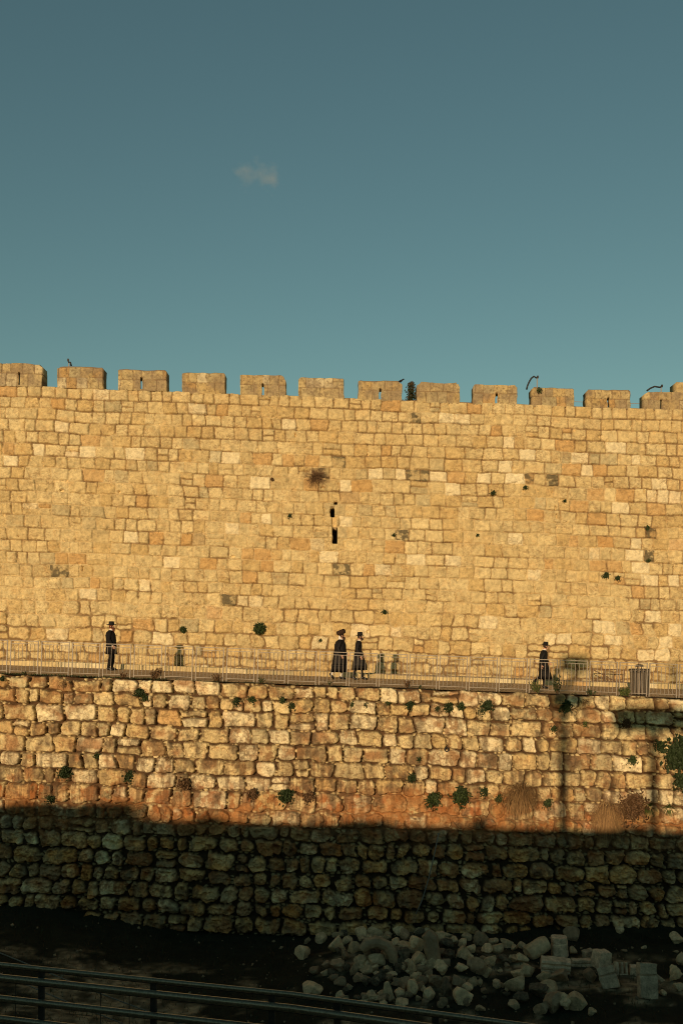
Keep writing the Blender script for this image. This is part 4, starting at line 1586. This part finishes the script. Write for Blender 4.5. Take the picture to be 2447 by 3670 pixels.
ROCKS = [rock_mesh(s, 8 + s % 5, .10 + .02 * (s % 5)) for s in range(16)]
RUG = [rock_mesh(40 + s, 5, .34) for s in range(5)]
R7 = [(95, 320, 120, 130), (260, 200, 90, 80), (150, 220, 50, 60), (200, 480, 75, 70), (290, 495, 60, 50), (195, 640, 150, 110), (390, 260, 130, 150), (480, 215, 80, 70),
      (595, 160, 90, 110), (550, 270, 110, 110), (720, 130, 120, 90), (830, 190, 65, 60), (885, 240, 80, 80), (930, 120, 100, 80), (835, 130, 60, 40), (960, 265, 100, 70),
      (970, 340, 100, 110, 'd'), (1070, 250, 110, 130), (1040, 300, 50, 60), (1095, 110, 80, 60), (1180, 130, 80, 60), (1270, 190, 80, 80), (1330, 240, 100, 80, 'd'),
      (1395, 215, 60, 60), (1495, 190, 80, 60), (1450, 310, 80, 90), (1530, 290, 80, 70), (1510, 350, 100, 90), (1350, 340, 100, 90, 'd'), (1215, 420, 110, 90),
      (1280, 460, 110, 110), (1085, 380, 110, 110), (1040, 450, 70, 120), (1120, 465, 120, 70, 'o'), (1070, 530, 90, 80), (1130, 560, 80, 80), (1230, 570, 100, 120, 'o'),
      (1040, 620, 80, 130), (975, 580, 80, 90), (930, 460, 90, 90, 'd'), (730, 400, 130, 100), (600, 410, 100, 110), (650, 480, 100, 70),
      (590, 540, 90, 80, 'o'), (470, 340, 60, 100, 'o'), (400, 440, 110, 100, 'o'), (310, 430, 80, 70), (540, 470, 60, 110, 'o'), (830, 650, 80, 130), (930, 670, 80, 70),
      (955, 755, 100, 80), (700, 700, 100, 90), (630, 735, 80, 40), (1180, 680, 90, 100), (1145, 745, 60, 50), (1435, 575, 100, 110), (1450, 460, 100, 80),
      (1330, 620, 90, 150, 'd'), (1470, 690, 150, 140), (1545, 570, 80, 80), (1545, 430, 70, 90), (790, 500, 80, 80, 'd'), (720, 560, 90, 80, 'd'), (1275, 770, 50, 60, 'o'), (430, 570, 90, 70, 'o'), (790, 760, 60, 50)]
R8 = [(45, 180, 100, 110), (140, 205, 70, 50), (100, 260, 80, 70), (175, 260, 80, 70), (250, 215, 90, 70), (360, 235, 60, 50), (40, 400, 110, 130), (120, 340, 90, 80),
      (220, 340, 100, 70, 'd'), (280, 330, 70, 60), (365, 325, 80, 70), (390, 420, 120, 100), (325, 450, 90, 70), (325, 530, 140, 120), (95, 430, 60, 90), (170, 520, 60, 70),
      (350, 620, 100, 80, 'd'), (485, 580, 120, 100, 'd'), (560, 555, 150, 90), (530, 470, 110, 80), (635, 460, 150, 100, 'o'), (590, 660, 120, 130), (670, 665, 110, 110),
      (505, 700, 110, 90), (775, 655, 130, 120), (300, 680, 80, 60), (30, 510, 50, 60), (40, 705, 70, 50), (870, 460, 90, 90, 'o'), (740, 145, 110, 100, 'o'),
      (740, 270, 50, 60), (850, 290, 70, 60), (1515, 450, 90, 110), (1550, 345, 60, 90), (1520, 180, 90, 80), (1095, 115, 60, 50), (880, 730, 60, 50), (1420, 590, 50, 40),
      (1530, 540, 60, 50), (1275, 240, 40, 24), (1510, 275, 40, 20), (1130, 268, 50, 20)]
SPECIAL = {
    ('7', 5): 'pale flat-topped stone lying alone beside the pipe rail, left of the rubble heap',
    ('7', 0): 'pale upright stone at the far left end of the rubble heap',
    ('7', 3): 'small round pale stone low at the left of the rubble heap',
    ('7', 6): 'large hollowed brown stone at the upper left of the rubble heap',
    ('7', 60): 'large smooth pale block at the lower right of the main heap',
    ('7', 57): 'very dark mossy stone beside the large smooth pale block',
    ('7', 30): 'bright lumpy stone in the middle of the rubble heap',
    ('7', 40): 'rugged pitted stone under the curved arch stone',
    ('7', 33): 'flat brown stone lying across the middle of the rubble heap',
    ('7', 16): 'black lichened stone in the middle of the heap right of the curved arch stone',
    ('7', 10): 'broad stone at the top of the rubble heap against the wall foot',
    ('7', 53): 'small pale upright stone at the lower middle of the heap',
    ('7', 50): 'pale rounded stone at the bottom of the heap, nearest the pipe rail',
    ('8', 0): 'knobbly pale stone at the top right of the main heap',
    ('8', 6): 'big brownish boulder at the right side of the main heap',
    ('8', 11): 'pale wedge shaped stone resting on the right slope of the heap',
    ('8', 13): 'large grey boulder below the pale wedge shaped stone',
    ('8', 17): 'black lichened lump beside the tilted slabs at the right of the heap',
    ('8', 23): 'pale block lying alone at the lower right of the heap',
    ('8', 24): 'pale angular block lying alone right of the heap, lowest of all',
    ('8', 28): 'brown rounded stone in the grass between the moulded block and the notched slab',
    ('8', 29): 'reddish brown stone at the wall foot behind the upright column drum',
    ('8', 32): 'pale broken stone at the far right edge below the square one',
    ('8', 33): 'square pale stone at the far right edge',
}
rr = random.Random(77)
for q in range(140):
    a, b = rr.gauss(800, 420), rr.uniform(150, 740)
    if 330 < a < 1560:
        R7.append((a, b, rr.uniform(40, 92), rr.uniform(36, 78), rr.choice(('', '', 'd', 'o'))))
for q in range(22):
    R8.append((rr.uniform(0, 640), rr.uniform(200, 700), rr.uniform(26, 60), rr.uniform(24, 50), rr.choice(('', 'd', 'o'))))
k = 0
for tagz, lst, ox, oy, sc in (('7', R7, 1040, 3280, .4209), ('8', R8, 1700, 3280, .4764)):
    for i, r in enumerate(lst):
        rr = random.Random(k * 13 + 5)
        kind = r[4] if len(r) > 4 else ''
        px, py = ox + r[0] * sc, oy + r[1] * sc
        w, h = r[2] * sc, r[3] * sc
        g = ray_ground(px, py + h * .42)
        ppm = F / g.y
        sx, sz = w / ppm / 2 * 1.18, h / ppm / 2 * 1.16
        sy = (sx + sz) / 2 * rr.uniform(.8, 1.1)
        me = (RUG[k % 5] if (kind == 'd' or rr.random() < .15) else ROCKS[k % 16]).copy()
        q = Euler((rr.uniform(-.25, .25), rr.uniform(-.35, .35), rr.uniform(0, 6.28)))
        o = link('rubble_stone', me, M_ROCKD if kind == 'd' else (M_ROCKO if kind == 'o' or rr.random() < .12 else M_ROCK))
        # bake the spin into the mesh so that width and height stay as in the photo
        v = np.zeros(len(me.vertices) * 3, np.float32)
        me.vertices.foreach_get('co', v)
        v = v.reshape(-1, 3) @ np.array(q.to_matrix()).T
        v /= (v.max(0) - v.min(0)) / 2
        me.vertices.foreach_set('co', v.ravel())
        o.scale = (sx, sy, sz)
        o.location = (g.x, g.y + sy * .3, g.z + sz * .72)
        lb = SPECIAL.get((tagz, i))
        if not lb:
            big = max(w, h)
            if r[1] < 30:
                pass
            if tagz == '8' and r[0] > 800:
                lb = 'small stone scattered in the dark grass right of the rubble heap'
            elif kind == 'd':
                lb = 'dark lichen covered stone in the rubble heap'
            elif kind == 'o':
                lb = 'brownish stone in the rubble heap at the foot of the retaining wall'
            elif big > 42:
                lb = 'large grey stone in the rubble heap at the foot of the retaining wall'
            else:
                lb = 'small grey stone in the rubble heap at the foot of the retaining wall'
        tag(o, lb, 'stone', 'stones of the rubble heap')
        k += 1


def weather(me, seed, amp=.022):
    import mathutils.noise as mn
    bm = bmesh.new()
    bm.from_mesh(me)
    bmesh.ops.remove_doubles(bm, verts=bm.verts, dist=1e-5)
    eds = [e for e in bm.edges if len(e.link_faces) == 2 and e.calc_face_angle(0) > .5]
    bmesh.ops.bevel(bm, geom=eds, offset=.02, segments=2, profile=.6, affect='EDGES', clamp_overlap=True)
    for _ in range(4):
        lg = [e for e in bm.edges if e.calc_length() > .09]
        if not lg:
            break
        bmesh.ops.subdivide_edges(bm, edges=lg, cuts=1, use_grid_fill=True)
        bmesh.ops.triangulate(bm, faces=[f for f in bm.faces if len(f.verts) > 4])
    off = Vector((seed, seed * .7, 3))
    for v in bm.verts:
        v.co += mn.noise_vector(v.co * 4 + off) * amp + mn.noise_vector(v.co * 13 + off) * amp * .45
    bm.to_mesh(me)
    bm.free()
    me.polygons.foreach_set('use_smooth', np.ones(len(me.polygons), bool))
    me.set_sharp_from_angle(angle=math.radians(40))


def cut_stone(name, bm_fn, px, py, hpx, label, rot=(0, 0, 0), mat=None, lift=0.0, cat='stone'):
    g = ray_ground(px, py + hpx / 2)
    o = bm_fn(F / g.y).build(name, mat or M_CUT)
    o.location = (g.x, g.y, g.z + lift - .03)
    o.rotation_euler = rot
    weather(o.data, px)
    tag(o, label, cat, 'carved stones beside the rubble heap')
    return o


Q8 = lambda x, y: (1700 + x * .4764, 3280 + y * .4764)
S8 = .4764


def drum(s):
    m = MB()
    h = 150 * S8 / s
    r = 64 * S8 / s
    rg = []
    for z, q in ((0, 1.02), (.06, 1.03), (.70, .97), (.71, .93), (.75, .93), (.76, .97), (.80, .97), (.81, .93), (.84, .96), (1.0, .93)):
        rg.append(ell(0, 0, z * h, r * q, r * q, 28))
    return m.rings(rg)


p = Q8(637, 230)
cut_stone('column_drum', drum, p[0], p[1], 150 * S8, 'upright pale column drum with a grooved neck beside the rubble heap', (.02, -.03, 0))


def lying(s):
    m = MB()
    ln, r = 185 * S8 / s, 62 * S8 / s
    pts = [(-.5 * ln + ln * i / 6, 0, 0) for i in range(7)]
    return m.tube(pts, [r * q for q in (.86, .98, 1, 1.0, .98, .95, .85)], 22)


p = Q8(470, 260)
o = cut_stone('fallen_column', lying, p[0], p[1], 110 * S8, 'fallen column piece lying tilted left of the upright drum', (0, -.42, .35), M_ROCK, .3)


def moulded(s):
    m = MB()
    w = 215 * S8 / s
    prof = [(0, 0), (.62, 0), (.66, .10), (.60, .14), (.60, .17), (.68, .22), (.70, .34), (.64, .38), (.56, .40), (.56, .44), (.64, .50), (.60, .62), (.05, .68)]
    q = .58
    rg = [[(x, -a * q, b * q) for a, b in prof] for x in (-w / 2, w / 2)]
    return m.rings(rg)


p = Q8(600, 355)
cut_stone('moulded_block', moulded, p[0], p[1], 140 * S8, 'pale cornice block with deep horizontal mouldings in front of the upright drum', (.05, .06, -.12), None, .10)


def slab(w, h, d, groove=None):
    def fn(s):
        m = MB()
        W, H = w * S8 / s, h * S8 / s
        if groove:
            g = groove * H
            m.box((0, 0, g / 2), (W, d, g))
            m.box((-.04 * W, .03, g + .02), (W * .9, d * .85, .04))
            m.box((0, .01, g + .04 + (H - g - .04) / 2), (W * .97, d, H - g - .04))
        else:
            n = 5
            rg = []
            for i in range(n):
                z = H * i / (n - 1)
                q = 1 - .05 * abs(i - 2) / 2 + (.04 if i == 1 else 0)
                rg.append([(-W / 2 * q, -d / 2, z), (W / 2 * q, -d / 2, z), (W / 2 * q, d / 2, z), (-W / 2 * q, d / 2, z)])
            m.rings(rg)
        return m
    return fn


p = Q8(1300, 495)
cut_stone('standing_slab', slab(140, 255, .26, .64), p[0], p[1], 250 * S8, 'tall pale dressed slab leaning alone in the grass at the right', (-.25, .08, .12))
p = Q8(1030, 465)
cut_stone('notched_slab', slab(130, 160, .32, .6), p[0], p[1], 160 * S8, 'notched pale slab lying tilted between the moulded block and the tall slab', (-.35, -.30, -.2))
p = Q8(805, 352)
cut_stone('moulded_bar', slab(175, 58, .2, .45), p[0], p[1], 58 * S8, 'long low carved bar lying right of the moulded block', (.1, .03, .1))
p = Q8(945, 320)
cut_stone('hewn_block', slab(110, 130, .4), p[0], p[1], 140 * S8, 'hewn pale block standing at the end of the carved bar', (.05, .12, .4))
p = Q8(860, 285)
cut_stone('broken_block', slab(80, 70, .25), p[0], p[1], 70 * S8, 'small broken block leaning behind the carved bar', (.1, -.2, .3))
p = Q8(1215, 402)
cut_stone('flat_slab', slab(105, 60, .35), p[0], p[1], 70 * S8, 'flat slab lying behind the tall leaning slab', (.05, .06, -.2))
p = Q8(1420, 445)
cut_stone('stone_shaft', slab(30, 100, .09), p[0], p[1], 90 * S8, 'thin stone shaft lying just right of the tall leaning slab', (0, -.9, .2))


def yoke(s):
    m = MB()
    W, H = 95 * S8 / s, 95 * S8 / s
    for x in (-.38, 0, .38):
        m.box((x * W, 0, H * .55), (W * .18, .16, H * .9))
    m.box((0, .02, H * .05), (W, .2, H * .12))
    return m


p = Q8(1105, 395)
cut_stone('grooved_stone', yoke, p[0], p[1], 100 * S8, 'small three ribbed carved stone between the notched slab and the tall slab', (-.3, .05, .2))


def archst(s):
    q = .4209 / s
    m = MB()
    pts = [(-140 * q, 0, 95 * q), (-90 * q, 0, 150 * q), (-10 * q, 0, 165 * q), (70 * q, 0, 135 * q), (115 * q, 0, 70 * q), (135 * q, 0, -15 * q)]
    return m.tube(pts, [40 * q, 52 * q, 54 * q, 52 * q, 50 * q, 38 * q], 9)


Q7 = lambda x, y: (1040 + x * .4209, 3280 + y * .4209)
p = Q7(750, 330)
cut_stone('arch_stone', archst, p[0], p[1], 150 * .4209, 'long curved arch stone lying on top of the rubble heap', (-.1, 0, 0), M_ROCKO, .05)


def longst(s):
    q = .4209 / s
    m = MB()
    pts = [(-45 * q, 0, 260 * q), (-5 * q, 0, 215 * q), (5 * q, 0, 110 * q), (20 * q, 0, 0)]
    m.tube(pts, [52 * q, 66 * q, 68 * q, 62 * q], 8)
    m.box((85 * q, -.05, 15 * q), (130 * q, 60 * q, 62 * q))
    return m


p = Q7(1205, 290)
cut_stone('long_stone', longst, p[0], p[1], 240 * .4209, 'tall streaked stone standing out of the middle of the rubble heap', (-.22, 0, .05), M_ROCKO)


# ------------------------------------------------------------------ pipe rail in front
def rail_pt(px, py_ref, z_ref, z):
    D = z_ref * F / (HY - py_ref)
    return Vector(((px - CX) / F * D, D, z))


REF = [(-700, 3430), (0, 3503), (700, 3578), (1048, 3614), (1400, 3663), (2100, 3761), (3000, 3890)]
rail = empty('pipe_rail', (-1.5, 8.2, -4.05))
tag(rail, 'dark grey metal rail of level round pipes across the lower left corner', 'railing')
base = Vector((-1.5, 8.2, -4.05))
path = [rail_pt(a, b, -3.0, 0) for a, b in REF]


def bendy(z):
    out = []
    for i in range(len(path) - 1):
        for q in np.linspace(0, 1, 8)[:-1]:
            p = path[i].lerp(path[i + 1], float(q))
            out.append(Vector((p.x, p.y, z)) - base)
    out.append(Vector((path[-1].x, path[-1].y, z)) - base)
    return out


for z, r in ((-2.885, .022), (-3.0, .032), (-3.185, .029), (-3.365, .029), (-3.55, .029), (-3.74, .029)):
    pts = bendy(z)
    o = MB().tube(pts, r, 14).build('pipe', M_RAIL, rail, True)
    if r > .021:
        MB().tube([p + Vector((0, .03, -r - .014)) for p in pts], .005, 6).build('wire', M_POSTD, rail)
for px in (-380, 150, 551, 975, 1209, 1560, 1900):
    f = np.interp(px, [a for a, b in REF], [p.x for p in path])
    yy = np.interp(px, [a for a, b in REF], [p.y for p in path])
    f = (px - CX) / F * (yy + .06)
    MB().box((f - base.x, yy + .06 - base.y, .56), (.055, .02, 1.14), Matrix.Rotation(-.28, 3, 'Z')).build('post', M_POSTD, rail)
for px in (56, 361, 464, 885, 1055):
    yy = np.interp(px, [a for a, b in REF], [p.y for p in path])
    f = (px - CX) / F * (yy + .03)
    MB().tube([(f - base.x, yy + .03 - base.y, .1), (f - base.x, yy + .03 - base.y, 1.05 if px != 1055 else 1.16)], .004, 5).build('spindle', M_POSTD, rail)
for (p0, p1, lb) in (((-60, 3390), (700, 3690), 'upper thin cable slanting behind the pipe rail'), ((-60, 3462), (520, 3700), 'lower thin cable slanting behind the pipe rail')):
    a, b = P(p0[0], p0[1], 10.3), P(p1[0], p1[1], 9.6)
    o = MB().tube([a, a.lerp(b, .5) + Vector((0, 0, -.015)), b], .006, 6).build('slanting_cable', plain('pale_cable', (.16, .15, .11), .6), None, True)
    tag(o, lb, 'cable')


# ------------------------------------------------------------------ unseen shadow casters behind the camera, known from shadows except the added shrubs
TERR = -1.65
gp = MB()
xs = list(np.arange(-60, -15.2, .8))
for i, x in enumerate(xs):
    gp.box((x + .4, 2.75, TERR + .42 + .05 * math.sin(i * 2.1)), (.79, .35, .86))
o = gp.build('terrace_wall', M_CUT)
tag(o, 'low block wall on the terrace behind the viewpoint', 'wall')


def board(x, y, z, w, h, posts, label, name='street_board', pr=.145, extra=None):
    t = empty(name, (x, y, TERR))
    tag(t, label, 'sign')
    MB().box((0, 0, z - TERR), (w, .08, h)).build('panel', M_POSTD, t)
    if extra:
        MB().box((extra[0] - x, 0, extra[1] - TERR), (extra[2], .08, extra[3])).build('panel', M_POSTD, t)
    for px in posts:
        MB().tube([(px, .08, 0), (px, .08, z - TERR + h / 2)], pr, 10).build('post', M_POSTD, t)


for x, w, h, lb in ((-15.1, .9, .45, 'added unseen tall ragged shrub at the end of the terrace wall'), (-12.6, .7, .16, 'added unseen low wide shrub on the terrace edge behind the viewpoint'),
                    (-7.4, 1.1, .15, 'added unseen spreading low shrub in the middle of the terrace edge'), (-3.6, .5, .30, 'added unseen upright shrub on the terrace edge left of the viewpoint'), (1.6, .8, .12, 'added unseen low shrub on the terrace edge right of the viewpoint')):
    t = MB()  # unseen shrubs added to break up the straight shadow edge
    leaf_quads(t, random.Random(int(x * 10)), (0, 0, h * .4), int(420 * w), w, .3, h, .06, aspect=.5)
    o = t.build('shadow_edge_shrub', PL['green'])
    o.location = (x, 2.6, float(gz(x, 2.6)) + .02)
    tag(o, lb, 'plant')
TX, TZ = .274, .155
Yb = -4.0


def back_x(X, D):
    return X - (D - Yb) * TX


def back_z(Z, D):
    return Z + (D - Yb) * TZ


board(back_x((2020 - CX) / SR, DR), Yb, back_z((HY - 2380) / SW, DW), 1.25, .72, (0,), 'tall post with a square board behind the viewpoint', extra=(back_x((2035 - CX) / SR, DR), back_z((HY - 2512) / SR, DR), 1.15, .5))
board(back_x((2330 - CX) / SR, DR), Yb, back_z((HY - 2580) / SR, DR), 2.5, .85, (.1,), 'wide board on a post behind the viewpoint')
xx = back_x((2392 - CX) / SW, DW)
o = MB().tube([(xx, Yb - 1, TERR), (xx, Yb - 1, back_z((HY - 2375) / SW, DW) + .15)], .13, 10).build('lamp_post', M_POSTD)
tag(o, 'plain thick post behind the viewpoint', 'post')

# ------------------------------------------------------------------ a wisp of cloud
def cloud(px, py, w, h, D, dens, seed, label):
    c = P(px, py, D)
    s = D / F
    bm = bmesh.new()
    bmesh.ops.create_icosphere(bm, subdivisions=3, radius=1)
    me = bpy.data.meshes.new('cloud')
    bm.to_mesh(me)
    bm.free()
    m = bpy.data.materials.new('cloud_vapour')
    m.use_nodes = True
    nt = m.node_tree
    N, L = nt.nodes, nt.links
    for n in list(N):
        N.remove(n)
    out = N.new('ShaderNodeOutputMaterial')
    pv = N.new('ShaderNodeVolumePrincipled')
    pv.inputs['Color'].default_value = (.95, .93, .9, 1)
    pv.inputs['Anisotropy'].default_value = .0
    tc = N.new('ShaderNodeTexCoord')
    no = N.new('ShaderNodeTexNoise')
    no.inputs['Scale'].default_value = 1.9
    no.inputs['Detail'].default_value = 4
    no.inputs['Roughness'].default_value = .6
    mp = N.new('ShaderNodeMapping')
    mp.inputs['Location'].default_value = (seed, seed * 2, 0)
    mp.inputs['Scale'].default_value = (1, .5, 1)
    L.new(tc.outputs['Object'], mp.inputs['Vector'])
    L.new(mp.outputs[0], no.inputs['Vector'])
    ln = N.new('ShaderNodeVectorMath')
    ln.operation = 'LENGTH'
    L.new(tc.outputs['Object'], ln.inputs[0])
    fall = N.new('ShaderNodeMapRange')
    fall.inputs['From Min'].default_value = .0
    fall.inputs['From Max'].default_value = .95
    fall.inputs['To Min'].default_value = .16
    fall.inputs['To Max'].default_value = -.30
    L.new(ln.outputs['Value'], fall.inputs['Value'])
    ad = N.new('ShaderNodeMath')
    ad.operation = 'ADD'
    L.new(no.outputs['Fac'], ad.inputs[0])
    L.new(fall.outputs[0], ad.inputs[1])
    mr = N.new('ShaderNodeMapRange')
    mr.inputs['From Min'].default_value = .42
    mr.inputs['From Max'].default_value = .75
    mr.inputs['To Max'].default_value = dens
    L.new(ad.outputs[0], mr.inputs['Value'])
    L.new(mr.outputs[0], pv.inputs['Density'])
    L.new(pv.outputs[0], out.inputs['Volume'])
    o = link('cloud', me, m)
    o.location = c
    o.scale = (w / 2 * s, w / 3 * s, h / 2 * s)
    o.rotation_euler = (0, .25, 0)
    tag(o, label, 'cloud', kind='thing')


cloud(925, 625, 290, 190, 900, .032, 5.0, 'small pale wisp of cloud alone in the upper sky')
